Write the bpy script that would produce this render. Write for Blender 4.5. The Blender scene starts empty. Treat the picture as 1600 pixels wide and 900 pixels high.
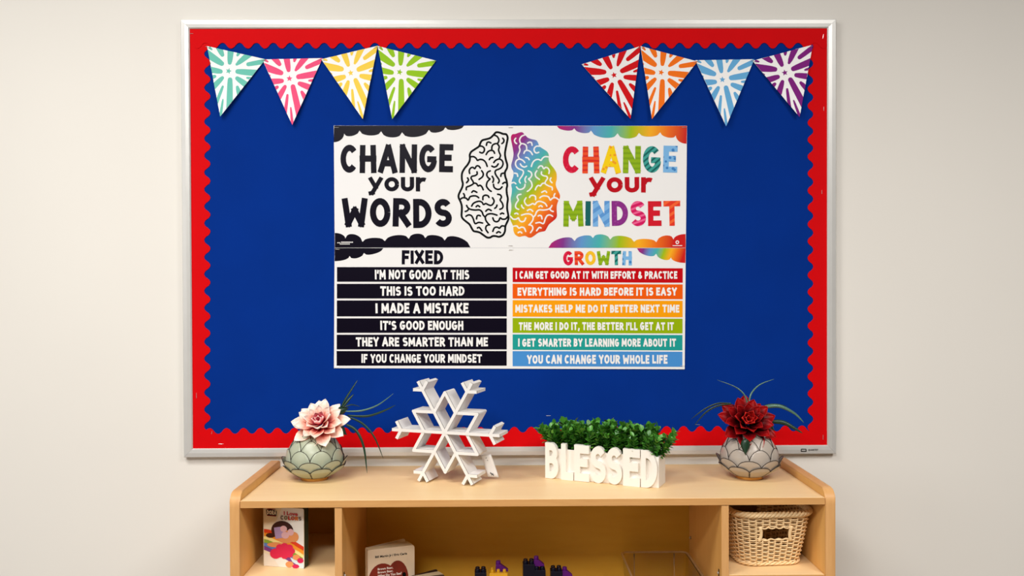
import bpy, bmesh, math, random
from math import sin, cos, pi, radians as R, sqrt, atan2
from mathutils import Vector, Matrix
from mathutils.geometry import delaunay_2d_cdt
random.seed(7)
scn = bpy.context.scene
COL = scn.collection

# ------------------------------------------------------------------ camera
ZB = 1.385                                   # height of the board's centre above the floor
CAM = Vector((-.0199, -2.4719, ZB - .1133)); YAW, PIT, ROL, FPX = .0098, -.0107, -.0037, 1370.0
_R0 = Vector((cos(YAW), -sin(YAW), 0)); _F = Vector((sin(YAW)*cos(PIT), cos(YAW)*cos(PIT), sin(PIT)))
_U0 = _R0.cross(_F); _R = cos(ROL)*_R0 + sin(ROL)*_U0; _U = -sin(ROL)*_R0 + cos(ROL)*_U0
cd = bpy.data.cameras.new('camera'); co = bpy.data.objects.new('camera', cd); COL.objects.link(co)
m = Matrix((( _R.x, _U.x, -_F.x), (_R.y, _U.y, -_F.y), (_R.z, _U.z, -_F.z))).to_4x4(); m.translation = CAM
co.matrix_world = m; cd.sensor_width = 36; cd.sensor_fit = 'HORIZONTAL'; cd.lens = FPX/1600*36
cd.clip_start = .02; scn.camera = co
# ------------------------------------------------------------------ light
scn.view_settings.view_transform = 'Standard'; scn.view_settings.look = 'None'
scn.view_settings.exposure = 0.10; scn.view_settings.gamma = 1.0; scn.view_settings.use_curve_mapping = False
w = bpy.data.worlds.new('world'); scn.world = w; w.use_nodes = True
w.node_tree.nodes['Background'].inputs[0].default_value = (1, .96, .92, 1)
w.node_tree.nodes['Background'].inputs[1].default_value = .04
def area(name, loc, sx, sy, energy, col, target=None):
    l = bpy.data.lights.new(name, 'AREA'); l.shape = 'RECTANGLE'; l.size = sx; l.size_y = sy
    l.energy = energy; l.color = col
    o = bpy.data.objects.new(name, l); COL.objects.link(o); o.location = loc
    d = Vector(target) - Vector(loc) if target else Vector((0, 0, -1))
    o.rotation_euler = d.to_track_quat('-Z', 'Y').to_euler()
    return o
area('ceiling_panel_light', (-1.2, -1.6, 2.75), 1.2, .6, 45, (1, .985, .95))
area('ceiling_panel_light', (-.6, -3.3, 2.75), 1.2, .6, 90, (1, .985, .95))
area('ceiling_panel_light', (1.5, -2.3, 2.75), 1.2, .6, 62, (1, .975, .94))
area('left_side_light', (-4.2, -3.6, 1.7), 2.0, 1.4, 27, (1, .985, .965), (-.4, 0, 1.0))  # unseen area light added on the left for the left-to-right falloff

# ------------------------------------------------------------------ helpers
def lin(c):
    return tuple((x/255/12.92 if x/255 <= .04045 else ((x/255+.055)/1.055)**2.4) for x in c)
def mat(name, c, rough=.6, metal=0, spec=.4, var=.04, scale=40, bump=0, c2=None, stretch=None, trans=0, sub=0, coat=0):
    M = bpy.data.materials.new(name); M.use_nodes = True; nt = M.node_tree; b = nt.nodes['Principled BSDF']
    a = lin(c)
    b.inputs['Roughness'].default_value = rough; b.inputs['Metallic'].default_value = metal
    b.inputs['Specular IOR Level'].default_value = spec
    if trans: b.inputs['Transmission Weight'].default_value = trans
    if coat: b.inputs['Coat Weight'].default_value = coat
    tc = nt.nodes.new('ShaderNodeTexCoord'); mp = nt.nodes.new('ShaderNodeMapping'); nz = nt.nodes.new('ShaderNodeTexNoise')
    nt.links.new(tc.outputs['Object'], mp.inputs[0]); nt.links.new(mp.outputs[0], nz.inputs[0])
    if stretch: mp.inputs['Scale'].default_value = stretch
    nz.inputs['Scale'].default_value = scale; nz.inputs['Detail'].default_value = 4
    mx = nt.nodes.new('ShaderNodeMix'); mx.data_type = 'RGBA'
    d = lin(c2) if c2 else tuple(max(0, x*(1-var*2)) for x in a)
    e = a if c2 else tuple(min(1, x*(1+var)) for x in a)
    mx.inputs[6].default_value = (*e, 1); mx.inputs[7].default_value = (*d, 1)
    nt.links.new(nz.outputs[0], mx.inputs[0]); nt.links.new(mx.outputs[2], b.inputs['Base Color'])
    if bump:
        bp = nt.nodes.new('ShaderNodeBump'); bp.inputs['Strength'].default_value = bump; bp.inputs['Distance'].default_value = .002
        nt.links.new(nz.outputs[0], bp.inputs['Height']); nt.links.new(bp.outputs[0], b.inputs['Normal'])
    return M
def ramp_mat(name, stops, vec, rough=.45, off=0.0):
    """printed colour gradient along a direction of the object"""
    M = bpy.data.materials.new(name); M.use_nodes = True; nt = M.node_tree; b = nt.nodes['Principled BSDF']
    b.inputs['Roughness'].default_value = rough; b.inputs['Specular IOR Level'].default_value = .15
    tc = nt.nodes.new('ShaderNodeTexCoord'); dp = nt.nodes.new('ShaderNodeVectorMath'); dp.operation = 'DOT_PRODUCT'
    dp.inputs[1].default_value = vec; ad = nt.nodes.new('ShaderNodeMath'); ad.inputs[1].default_value = off
    rp = nt.nodes.new('ShaderNodeValToRGB'); nt.links.new(tc.outputs['Object'], dp.inputs[0])
    nt.links.new(dp.outputs['Value'], ad.inputs[0]); nt.links.new(ad.outputs[0], rp.inputs[0])
    el = rp.color_ramp.elements
    while len(el) < len(stops): el.new(.5)
    for e_, (p, c) in zip(el, stops): e_.position = p; e_.color = (*lin(c), 1)
    nt.links.new(rp.outputs[0], b.inputs['Base Color'])
    return M
def petal_mat(name, stops, rough=.5):
    """petal colour from its foot (0) to its tip (1), read from the petal's own UV"""
    M = bpy.data.materials.new(name); M.use_nodes = True; nt = M.node_tree; b = nt.nodes['Principled BSDF']
    b.inputs['Roughness'].default_value = rough; b.inputs['Specular IOR Level'].default_value = .18
    uv = nt.nodes.new('ShaderNodeUVMap'); sx = nt.nodes.new('ShaderNodeSeparateXYZ'); rp = nt.nodes.new('ShaderNodeValToRGB')
    nz = nt.nodes.new('ShaderNodeTexNoise'); nz.inputs['Scale'].default_value = 9
    ad = nt.nodes.new('ShaderNodeMath'); ad.operation = 'MULTIPLY_ADD'; ad.inputs[1].default_value = .25
    sb = nt.nodes.new('ShaderNodeMath'); sb.operation = 'SUBTRACT'; sb.inputs[1].default_value = .125
    nt.links.new(uv.outputs[0], sx.inputs[0]); nt.links.new(uv.outputs[0], nz.inputs[0])
    nt.links.new(nz.outputs[0], ad.inputs[0]); nt.links.new(sx.outputs[1], ad.inputs[2]); nt.links.new(ad.outputs[0], sb.inputs[0])
    nt.links.new(sb.outputs[0], rp.inputs[0])
    el = rp.color_ramp.elements
    while len(el) < len(stops): el.new(.5)
    for e_, (p, c) in zip(el, stops): e_.position = p; e_.color = (*lin(c), 1)
    nt.links.new(rp.outputs[0], b.inputs['Base Color'])
    return M

def ray(px, py): return _F + _R*((px-800)/FPX) + _U*((450-py)/FPX)
def on_y(px, py, y):
    d = ray(px, py); return CAM + d*((y-CAM.y)/d.y)
def on_z(px, py, z):
    d = ray(px, py); return CAM + d*((z-CAM.z)/d.z)
def bd(px, py, d=.0125): return on_y(px, py, -d)          # a point on the board's face, d in front of the wall

class MB:
    def __init__(s): s.v = []; s.f = []; s.m = []; s.uv = {}
    def add(s, vs, fs, mi=0):
        o = len(s.v); s.v += [tuple(p) for p in vs]
        for f in fs: s.f.append(tuple(i+o for i in f)); s.m.append(mi)
        return o
    def box(s, x0, x1, y0, y1, z0, z1, mi=0, M=None):
        vs = [Vector((x, y, z)) for z in (z0, z1) for y in (y0, y1) for x in (x0, x1)]
        if M: vs = [M @ v for v in vs]
        s.add(vs, [(0,2,3,1),(4,5,7,6),(0,1,5,4),(2,6,7,3),(0,4,6,2),(1,3,7,5)], mi)
    def tube(s, pts, r, n=6, mi=0, closed=False, up=None):
        pts = [Vector(p) for p in pts]; N = len(pts); rr = r if isinstance(r, (list, tuple)) else [r]*N
        vs = []; prev = None
        for i, p in enumerate(pts):
            a = pts[(i-1) % N] if (closed or i > 0) else p; b = pts[(i+1) % N] if (closed or i < N-1) else p
            t = (b-a).normalized()
            if prev is None:
                q = Vector((0,0,1)) if abs(t.z) < .9 else Vector((1,0,0)); u = t.cross(q).normalized()
            else: u = (prev - t*prev.dot(t)).normalized()
            prev = u; w_ = t.cross(u)
            vs += [p + (u*cos(2*pi*k/n) + w_*sin(2*pi*k/n))*rr[i] for k in range(n)]
        fs = []
        for i in range(N if closed else N-1):
            j = (i+1) % N
            for k in range(n): fs.append((i*n+k, i*n+(k+1) % n, j*n+(k+1) % n, j*n+k))
        if not closed: fs += [tuple(range(n-1, -1, -1)), tuple((N-1)*n+k for k in range(n))]
        s.add(vs, fs, mi)
    def lathe(s, prof, n=32, mi=0, c=(0,0,0)):
        vs = [(c[0]+r*cos(2*pi*k/n), c[1]+r*sin(2*pi*k/n), c[2]+z) for r, z in prof for k in range(n)]
        s.add(vs, [(i*n+k, i*n+(k+1) % n, (i+1)*n+(k+1) % n, (i+1)*n+k) for i in range(len(prof)-1) for k in range(n)], mi)
    def prism(s, poly, fn0, fn1, mi=0):
        """poly: 2D outline; fn0/fn1 map a 2D point to the two end faces"""
        n = len(poly)
        s.add([fn0(p) for p in poly]+[fn1(p) for p in poly],
              [tuple(range(n)), tuple(range(2*n-1, n-1, -1))]+[(i, i+n, (i+1) % n+n, (i+1) % n) for i in range(n)], mi)
    def grid(s, fn, nu, nv, mi=0, uv=True):
        vs = [fn(i/nu, j/nv) for j in range(nv+1) for i in range(nu+1)]
        o = s.add(vs, [(j*(nu+1)+i, j*(nu+1)+i+1, (j+1)*(nu+1)+i+1, (j+1)*(nu+1)+i) for j in range(nv) for i in range(nu)], mi)
        if uv:
            for j in range(nv+1):
                for i in range(nu+1): s.uv[o+j*(nu+1)+i] = (i/nu, j/nv)
    def build(s, name, mats, parent=None, loc=None, smooth=False, bevel=0, seg=2, recalc=True, solid=0):
        me = bpy.data.meshes.new(name)
        L = Vector(loc) if loc is not None else Vector((0,0,0))
        me.from_pydata([Vector(p)-L for p in s.v], [], s.f)
        if not isinstance(mats, (list, tuple)): mats = [mats]
        for k in mats: me.materials.append(k)
        me.polygons.foreach_set('material_index', s.m)
        if s.uv:
            ul = me.uv_layers.new(name='UVMap')
            for lp in me.loops: ul.data[lp.index].uv = s.uv.get(lp.vertex_index, (0, 0))
        if bevel or recalc:
            bm = bmesh.new(); bm.from_mesh(me)
            if recalc: bmesh.ops.recalc_face_normals(bm, faces=bm.faces)
            if bevel:
                es = [e for e in bm.edges if len(e.link_faces) == 2 and e.calc_face_angle(0) > R(32)]
                bmesh.ops.bevel(bm, geom=es, offset=bevel, segments=seg, affect='EDGES', profile=.5, clamp_overlap=True)
            bm.to_mesh(me); bm.free()
        me.polygons.foreach_set('use_smooth', [bool(smooth)]*len(me.polygons))
        if smooth and smooth is not True: me.set_sharp_from_angle(angle=R(smooth))
        o = bpy.data.objects.new(name, me); COL.objects.link(o)
        if loc is not None: o.location = L
        if parent: o.parent = parent
        if solid:
            md = o.modifiers.new('thickness', 'SOLIDIFY'); md.thickness = solid; md.offset = 0
        return o
def tag(o, label, cat, group=None):
    o['label'] = label; o['category'] = cat
    if group: o['group'] = group
    return o
def thing(name, label, cat, loc, rz=0, group=None):
    o = bpy.data.objects.new(name, None); COL.objects.link(o); o.location = loc; o.rotation_euler = (0, 0, rz)
    o.empty_display_size = .05
    return tag(o, label, cat, group)
def struct(o): o['kind'] = 'structure'; return o
def dup(o, parent=None, M=None):
    c = o.copy(); COL.objects.link(c)
    if parent: c.parent = parent
    if M is not None: c.matrix_local = M
    for ch in list(o.children): dup(ch, c)
    return c

# ---- flat shapes: strokes, unions, lettering (all 2D, y down in the board's picture frame)
def catmull(P, k=5, closed=False):
    out = []; n = len(P)
    for i in range(n if closed else n-1):
        p0 = P[(i-1) % n] if (closed or i > 0) else P[i]; p1 = P[i]; p2 = P[(i+1) % n]
        p3 = P[(i+2) % n] if (closed or i+2 < n) else p2
        for j in range(k):
            t = j/k; a = t*t; b = a*t
            out.append(tuple(.5*(2*p1[q]+(p2[q]-p0[q])*t+(2*p0[q]-5*p1[q]+4*p2[q]-p3[q])*a+(3*p1[q]-p0[q]-3*p2[q]+p3[q])*b) for q in (0, 1)))
    if not closed: out.append(tuple(P[-1]))
    return out
def disc(c, rx, ry=None, n=14, a0=0): 
    ry = rx if ry is None else ry
    return [(c[0]+rx*cos(a0+2*pi*k/n), c[1]+ry*sin(a0+2*pi*k/n)) for k in range(n)]
def stroke(P, t, cap='butt', closed=False, wid=None):
    """polygons that together cover a stroke of width t along P"""
    out = []; n = len(P); P = [tuple(p) for p in P]
    W_ = [t/2]*n if wid is None else [x/2 for x in wid]
    def nrm(a, b):
        dx, dy = b[0]-a[0], b[1]-a[1]; l = math.hypot(dx, dy) or 1e-9; return (-dy/l, dx/l)
    segs = [(i, (i+1) % n) for i in range(n if closed else n-1)]
    for i, j in segs:
        a, b = P[i], P[j]; nn = nrm(a, b); ex = (nn[1], -nn[0])
        a2, b2 = a, b
        if cap == 'ext' and not closed:
            if i == 0: a2 = (a[0]-ex[0]*W_[i], a[1]-ex[1]*W_[i])
            if j == n-1: b2 = (b[0]+ex[0]*W_[j], b[1]+ex[1]*W_[j])
        def off(idx, p, endp):
            if endp and not closed: return nn
            q = P[(idx-1) % n]; r_ = P[(idx+1) % n]; n1 = nrm(q, P[idx]); n2 = nrm(P[idx], r_)
            d = n1[0]*n2[0]+n1[1]*n2[1]
            if d < .75: return nn
            mx_, my_ = n1[0]+n2[0], n1[1]+n2[1]; l = mx_*mx_+my_*my_
            return (2*mx_/l, 2*my_/l)
        na = off(i, a, i == 0); nb = off(j, b, j == n-1)
        wa, wb = W_[i], W_[j]
        out.append([(a2[0]+na[0]*wa, a2[1]+na[1]*wa), (b2[0]+nb[0]*wb, b2[1]+nb[1]*wb), (b2[0]-nb[0]*wb, b2[1]-nb[1]*wb), (a2[0]-na[0]*wa, a2[1]-na[1]*wa)])
    for i in range(n):
        endp = (i in (0, n-1)) and not closed
        if endp:
            if cap == 'round': out.append(disc(P[i], W_[i], n=12))
        else:
            n1 = nrm(P[(i-1) % n], P[i]); n2 = nrm(P[i], P[(i+1) % n])
            if n1[0]*n2[0]+n1[1]*n2[1] < .75: out.append(disc(P[i], W_[i], n=12))
    return out
def union(groups):
    """groups: list of polygon lists; the last group covering a triangle names it. -> verts, tris, group index"""
    vs = []; fs = []; own = []
    for g, polys in enumerate(groups):
        for p in polys:
            if len(p) < 3: continue
            a = sum(p[i][0]*p[(i+1) % len(p)][1]-p[(i+1) % len(p)][0]*p[i][1] for i in range(len(p)))
            if abs(a) < 1e-10: continue
            q = p if a > 0 else p[::-1]
            o = len(vs); vs += [Vector(x) for x in q]; fs.append(list(range(o, o+len(q)))); own.append(g)
    V, E_, F, ov, oe, of = delaunay_2d_cdt(vs, [], fs, 0, 1e-6)
    T = []; G = []
    PL = [([tuple(vs[i]) for i in f], g) for f, g in zip(fs, own)]
    PL = [(p, g, min(q[0] for q in p), max(q[0] for q in p), min(q[1] for q in p), max(q[1] for q in p)) for p, g in PL][::-1]
    for f in F:
        x = sum(V[i].x for i in f)/len(f); y = sum(V[i].y for i in f)/len(f); best = -1
        for p, g, xa, xb, ya_, yb_ in PL:            # later groups come first, so the first hit names the triangle
            if x < xa or x > xb or y < ya_ or y > yb_: continue
            ins = False; j = len(p)-1
            for i in range(len(p)):
                if (p[i][1] > y) != (p[j][1] > y) and x < (p[j][0]-p[i][0])*(y-p[i][1])/(p[j][1]-p[i][1])+p[i][0]: ins = not ins
                j = i
            if ins: best = g; break
        if best >= 0: T.append(tuple(f)); G.append(best)
    return V, T, G
def clip_convex(poly, region):
    a = sum(region[i][0]*region[(i+1) % len(region)][1]-region[(i+1) % len(region)][0]*region[i][1] for i in range(len(region)))
    reg = region if a > 0 else region[::-1]
    out = list(poly)
    for i in range(len(reg)):
        A, B = reg[i], reg[(i+1) % len(reg)]; inp = out; out = []
        if not inp: break
        side = lambda p: (B[0]-A[0])*(p[1]-A[1])-(B[1]-A[1])*(p[0]-A[0])
        for j in range(len(inp)):
            p, q = inp[j], inp[(j+1) % len(inp)]; sp, sq = side(p), side(q)
            if sp >= 0: out.append(p)
            if (sp >= 0) != (sq >= 0):
                t = sp/(sp-sq); out.append((p[0]+(q[0]-p[0])*t, p[1]+(q[1]-p[1])*t))
    return out
def flat(name, groups, mats, fn, parent=None, loc=None, apart=False):
    mb = MB()
    for gi, g in enumerate(groups if apart else [None]):
        V, T, G = union([g] if apart else groups)
        mb.add([fn(v.x, v.y) for v in V], T, gi)
        if not apart or not isinstance(mats, list): mb.m[-len(T):] = [0]*len(T) if apart else G
    o = mb.build(name, mats, parent, loc, recalc=False)
    me = o.data
    if len(me.polygons) and sum(p.normal.y*p.area for p in me.polygons) > 0: me.flip_normals()
    return o

def arc(cx, cy, rx, ry, a0, a1, n=12):
    return [(cx+rx*cos(R(a0+(a1-a0)*i/n)), cy+ry*sin(R(a0+(a1-a0)*i/n))) for i in range(n+1)]
def Ln(*c): return ('ext', [(c[i], c[i+1]) for i in range(0, len(c), 2)])
def Cv(P): return ('butt', P)
_bowl = [(0,1),(.2,1)]+arc(.2,.74,.22,.26,90,-90)+[(0,.48)]
GL = {
 'A': (.54, [Ln(0,0,.25,1), Ln(.54,0,.29,1), Ln(.12,.3,.42,.3)]),
 'B': (.42, [Ln(0,0,0,1), Cv([(0,1),(.17,1)]+arc(.17,.77,.2,.23,90,-90)+[(0,.54)]), Cv([(0,.54),(.2,.54)]+arc(.2,.27,.22,.27,90,-90)+[(0,0)])]),
 'C': (.46, [Cv(arc(.25,.5,.25,.5,42,318,20))]),
 'D': (.46, [Ln(0,0,0,1), Cv([(0,1),(.12,1)]+arc(.12,.5,.34,.5,90,-90,16)+[(0,0)])]),
 'E': (.34, [Ln(0,0,0,1), Ln(0,1,.34,1), Ln(0,.52,.28,.52), Ln(0,0,.34,0)]),
 'F': (.34, [Ln(0,0,0,1), Ln(0,1,.34,1), Ln(0,.5,.28,.5)]),
 'G': (.5, [Cv(arc(.25,.5,.25,.5,42,350,22)), Ln(.32,.46,.47,.45)]),
 'H': (.46, [Ln(0,0,.02,1), Ln(.46,0,.44,1), Ln(0,.52,.46,.52)]),
 'I': (.0, [Ln(0,0,0,1)]),
 'K': (.44, [Ln(0,0,0,1), Ln(.4,1,.06,.48), Ln(.1,.56,.44,0)]),
 'L': (.34, [Ln(0,1,0,0), Ln(0,0,.34,0)]),
 'M': (.62, [Ln(0,0,.03,1), Ln(.05,.95,.31,.3), Ln(.31,.3,.57,.95), Ln(.62,0,.59,1)]),
 'N': (.48, [Ln(0,0,0,1), Ln(.02,.98,.46,.02), Ln(.48,0,.48,1)]),
 'O': (.54, [Cv(arc(.27,.5,.27,.5,0,360,26))]),
 'P': (.42, [Ln(0,0,0,1), Cv(_bowl)]),
 'R': (.44, [Ln(0,0,0,1), Cv(_bowl), Ln(.17,.46,.44,0)]),
 'S': (.44, [Cv(arc(.22,.755,.2,.245,25,270,14)+arc(.22,.255,.22,.255,90,-150,14)[1:])]),
 'T': (.48, [Ln(0,1,.48,1), Ln(.24,1,.24,0)]),
 'U': (.46, [('top', [(0,1),(0,.28)]+arc(.23,.28,.23,.28,180,360,12)+[(.46,1)])]),
 'V': (.5, [Ln(0,1,.25,0), Ln(.5,1,.25,0)]),
 'W': (.72, [Ln(0,1,.12,0), Ln(.12,.03,.36,.6), Ln(.36,.6,.6,.03), Ln(.72,1,.6,0)]),
 'X': (.46, [Ln(0,0,.46,1), Ln(0,1,.46,0)]),
 'Y': (.48, [Ln(0,1,.24,.48), Ln(.48,1,.24,.48), Ln(.24,.5,.24,0)]),
 "'": (.0, [Ln(.02,1,-.02,.78)]),
 ',': (.02, [Ln(.03,.04,-.02,-.14)]),
 '&': (.52, [Cv([(.52,0),(.14,.7),(.13,.86),(.22,.99),(.33,.88),(.3,.72),(.06,.42),(.02,.2),(.12,.02),(.28,0),(.42,.14),(.5,.42)])]),
 'y': (.5, [Ln(0,.72,.25,.14), Ln(.5,.72,.08,-.26), Ln(.1,-.24,-.0,-.27)]),
 'o': (.54, [Cv(arc(.27,.36,.27,.36,0,360,22))]),
 'u': (.46, [('top', [(0,.72),(0,.25)]+arc(.23,.25,.23,.25,180,360,12)+[(.46,.72)])]),
 'r': (.3, [Ln(0,0,0,.72), Cv(arc(.27,.4,.24,.3,175,60,8))]),
}
def glyph(ch, t):
    """stroke polygons in a box w+t wide and 1 high (y up)"""
    w_, st = GL[ch]; out = []; mp = lambda p: (t/2+p[0], t/2+p[1]*(1-t))
    for kind, P in st:
        Q = [mp(p) for p in P]
        if kind == 'top': out += stroke(Q, t, 'ext')
        else: out += stroke(Q, t, kind, closed=False)
        if len(P) > 8 and math.hypot(P[0][0]-P[-1][0], P[0][1]-P[-1][1]) < 1e-6: out.append([Q[0], Q[1], Q[2]])
    return w_+t, out
def text_polys(s, x0, x1, y0, y1, t=.2, gap=.09, space=.34, jit=1.0, seed=1):
    """one polygon list per letter, fitted into x0..x1 and y0 (top)..y1 (bottom)"""
    rnd = random.Random(seed); x = 0; items = []
    for ch in s:
        if ch == ' ': x += space; continue
        w_, P = glyph(ch, t); items.append((x, w_, P)); x += w_+gap
    tot = x-gap; sx = (x1-x0)/tot; h = y1-y0; res = []
    for gx, w_, P in items:
        a = R(rnd.uniform(-1.6, 1.6)*jit); k = 1+rnd.uniform(-.03, .03)*jit; dy = rnd.uniform(-.02, .02)*jit
        def tr(p):
            X = (p[0]-w_/2)*sx; Y = (p[1]-.5)*h*k
            return (x0+(gx+w_/2)*sx+X*cos(a)-Y*sin(a), y1-(.5+dy)*h-(X*sin(a)+Y*cos(a)))
        res.append([[tr(p) for p in q] for q in P])
    return res
def font_mesh(s, bold=.0):
    """a line of plain type as 2D triangles in a unit-high frame: verts (x,y), faces"""
    cu = bpy.data.curves.new('type', 'FONT'); cu.body = s; cu.size = 1; cu.offset = bold; cu.resolution_u = 3
    o = bpy.data.objects.new('type', cu); COL.objects.link(o)
    dg = bpy.context.evaluated_depsgraph_get(); me = bpy.data.meshes.new_from_object(o.evaluated_get(dg))
    V = [(v.co.x, v.co.y) for v in me.vertices]; F = [tuple(p.vertices) for p in me.polygons]
    bpy.data.objects.remove(o); bpy.data.meshes.remove(me); bpy.data.curves.remove(cu)
    return V, F
def type_line(name, s, rect, m_, fn, parent, bold=.02, slope=0):
    V, F = font_mesh(s, bold); xs = [v[0] for v in V]; ys = [v[1] for v in V]
    x0, x1, y0, y1 = rect; a, b, c, d = min(xs), max(xs), min(ys), max(ys)
    mb = MB(); pts = []
    for x, y in V:
        u = x0+(x-a)/(b-a)*(x1-x0); v = y1+(y-c)/(d-c)*(y0-y1)+slope*(x-a)/(b-a); pts.append(fn(u, v))
    mb.v = pts; mb.f = F; mb.m = [0]*len(F)
    return mb.build(name, m_, parent, recalc=False)

# ------------------------------------------------------------------ materials
M_wall = mat('painted_wall', (238, 233, 225), .85, spec=.2, var=.012, scale=3, bump=.0)
M_floor = mat('floor_vinyl', (118, 108, 98), .5, var=.06, scale=12)
M_frame = mat('brushed_aluminium', (222, 220, 216), .38, metal=.35, var=.03, scale=30, stretch=(1, 1, 1))
M_blue = mat('blue_paper', (0, 48, 138), .85, spec=.08, var=.07, scale=7, bump=.25)
M_red = mat('red_border_card', (218, 0, 8), .7, spec=.1, var=.03, scale=15)
M_white = mat('white_gloss_paper', (244, 242, 241), .38, spec=.4, var=.008, scale=8)
M_black = mat('black_ink', (12, 6, 24), .32, spec=.15, var=.06, scale=10)
M_outline = mat('line_ink', (8, 8, 10), .5, spec=.1)
M_wink = mat('white_ink', (246, 244, 242), .45, var=.01)
M_steel = mat('staple_wire', (225, 222, 220), .3, metal=.7)
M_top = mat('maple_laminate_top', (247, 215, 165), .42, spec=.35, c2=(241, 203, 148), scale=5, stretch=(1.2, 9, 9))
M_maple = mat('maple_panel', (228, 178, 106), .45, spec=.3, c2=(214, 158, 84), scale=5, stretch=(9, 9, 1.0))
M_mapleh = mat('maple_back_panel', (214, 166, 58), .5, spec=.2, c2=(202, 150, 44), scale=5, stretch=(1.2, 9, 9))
M_edge = mat('maple_edge_band', (220, 168, 106), .45, spec=.25, c2=(198, 142, 84), scale=14, stretch=(1, 10, 10))
M_edgev = mat('maple_side_edge', (224, 172, 112), .4, spec=.25, c2=(204, 148, 90), scale=14, stretch=(10, 3, 1))
M_dark = mat('black_metal', (22, 20, 20), .4, metal=.3)
M_snow = mat('white_painted_wood', (240, 237, 234), .5, spec=.3, c2=(230, 226, 222), scale=24)
M_snowe = mat('dark_edge_line', (46, 40, 38), .7)  # thin dark line on the board sides just behind the front face
M_planter = mat('white_ceramic', (241, 235, 227), .45, spec=.4, var=.01)
M_leaf = [mat('boxwood_leaf', c, .35, spec=.5, var=.12, scale=60) for c in ((58, 122, 36), (86, 156, 52), (38, 92, 28), (128, 184, 72))]
M_stem = mat('green_stem', (38, 66, 24), .6)
M_soil = mat('dark_soil', (16, 16, 12), .9, bump=.6, scale=160)
M_brass = mat('brass_ring', (206, 150, 76), .32, metal=.8, var=.05)
M_rim = mat('dark_wire_rim', (50, 38, 30), .45, metal=.4)
M_grass = mat('grass_blade', (26, 58, 38), .35, spec=.5, var=.15, scale=30)
M_grassl = mat('pale_grass_blade', (84, 122, 104), .3, spec=.6, var=.1, scale=30)
M_wick = mat('rattan', (252, 224, 178), .55, spec=.3, c2=(240, 202, 148), scale=60)
M_clear = mat('clear_plastic', (246, 240, 228), .06, spec=.5, trans=1.0, var=0)
M_clear.node_tree.nodes['Principled BSDF'].inputs['IOR'].default_value = 1.25
M_clearrim = mat('clear_plastic_rim', (236, 216, 180), .15, spec=.6, trans=.8, var=0)
M_board = mat('page_card', (214, 196, 160), .6)
M_cover_cream = mat('cover_cream', (232, 214, 190), .4)
M_covdark = mat('dark_page_edges', (24, 26, 22), .5, c2=(50, 62, 34), scale=30)

# ------------------------------------------------------------------ the room
mb = MB(); mb.box(-3.2, 3.2, 0, .12, 0, 2.9); struct(mb.build('wall_back', M_wall))
mb = MB(); mb.box(-3.2, 3.2, -4.5, .12, -.05, 0); struct(mb.build('floor', M_floor))

# ------------------------------------------------------------------ bulletin board
BW, BH = 1.829, 1.219; FW = .0245
board = thing('bulletin_board', 'large wall mounted bulletin board with blue paper and silver aluminium frame', 'bulletin board', (0, 0, ZB))
mb = MB(); mb.box(-BW/2+.004, BW/2-.004, -.0125, -.001, -BH/2+.004, BH/2-.004); mb.build('blue_paper_panel', M_blue, board)
def frame_rail(a, b, nx, nz):
    """one mitred aluminium rail from corner a to b; (nx,nz) points inwards"""
    t = Vector((b[0]-a[0], 0, b[1]-a[1])).normalized(); n_ = Vector((nx, 0, nz)); mb = MB()
    prof = [(0, 0), (0, -.018), (.0015, -.0195), (.012, -.0205), (FW-.003, -.0195), (FW, -.0165), (FW, 0)]
    A = Vector((a[0], 0, a[1])); B = Vector((b[0], 0, b[1]))
    mb.prism(prof, lambda p: A+n_*p[0]+t*(p[0]+.0002)+Vector((0, p[1], 0)), lambda p: B+n_*p[0]-t*(p[0]+.0002)+Vector((0, p[1], 0)))
    return mb.build('frame_rail', M_frame, board)
h, v = BW/2, BH/2
frame_rail((-h, v), (h, v), 0, -1); rb = frame_rail((-h, -v), (h, -v), 0, 1); frame_rail((-h, -v), (-h, v), 1, 0); frame_rail((h, -v), (h, v), -1, 0)
bl = lambda d: (lambda x, y: bd(x, y, d)-Vector((0, 0, ZB)))
lg = flat('logo', [stroke([(1259.6, 705.2), (1252, 705.2), (1252, 701.9), (1259.4, 701.9), (1259.4, 705.2)], 1.3, 'ext')], M_outline, bl(.0209), board)
lg['label'] = 'black square brand mark on the frame'
type_line('logo_lettering', 'QUARTET', (1262.6, 1278.5, 701.6, 704.6), M_outline, bl(.0209), board, .03)
def staple(px, py, d, parent, ang=0, L=7.5, off=Vector((0,0,0))):
    a = R(ang); p0 = bd(px-cos(a)*L/2, py-sin(a)*L/2, d)-off; p1 = bd(px+cos(a)*L/2, py+sin(a)*L/2, d)-off
    q = Vector((0, .0016, 0)); mb = MB(); mb.tube([p0+q, p0-q*.4, p1-q*.4, p1+q], .00055, 6); return mb.build('staple', M_steel, parent)
ZBV = Vector((0, 0, ZB))
for px, py, an in ((857, 649.5, 0), (1090, 663.5, 5)): staple(px, py, .0128, board, an, 7, ZBV)

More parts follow.
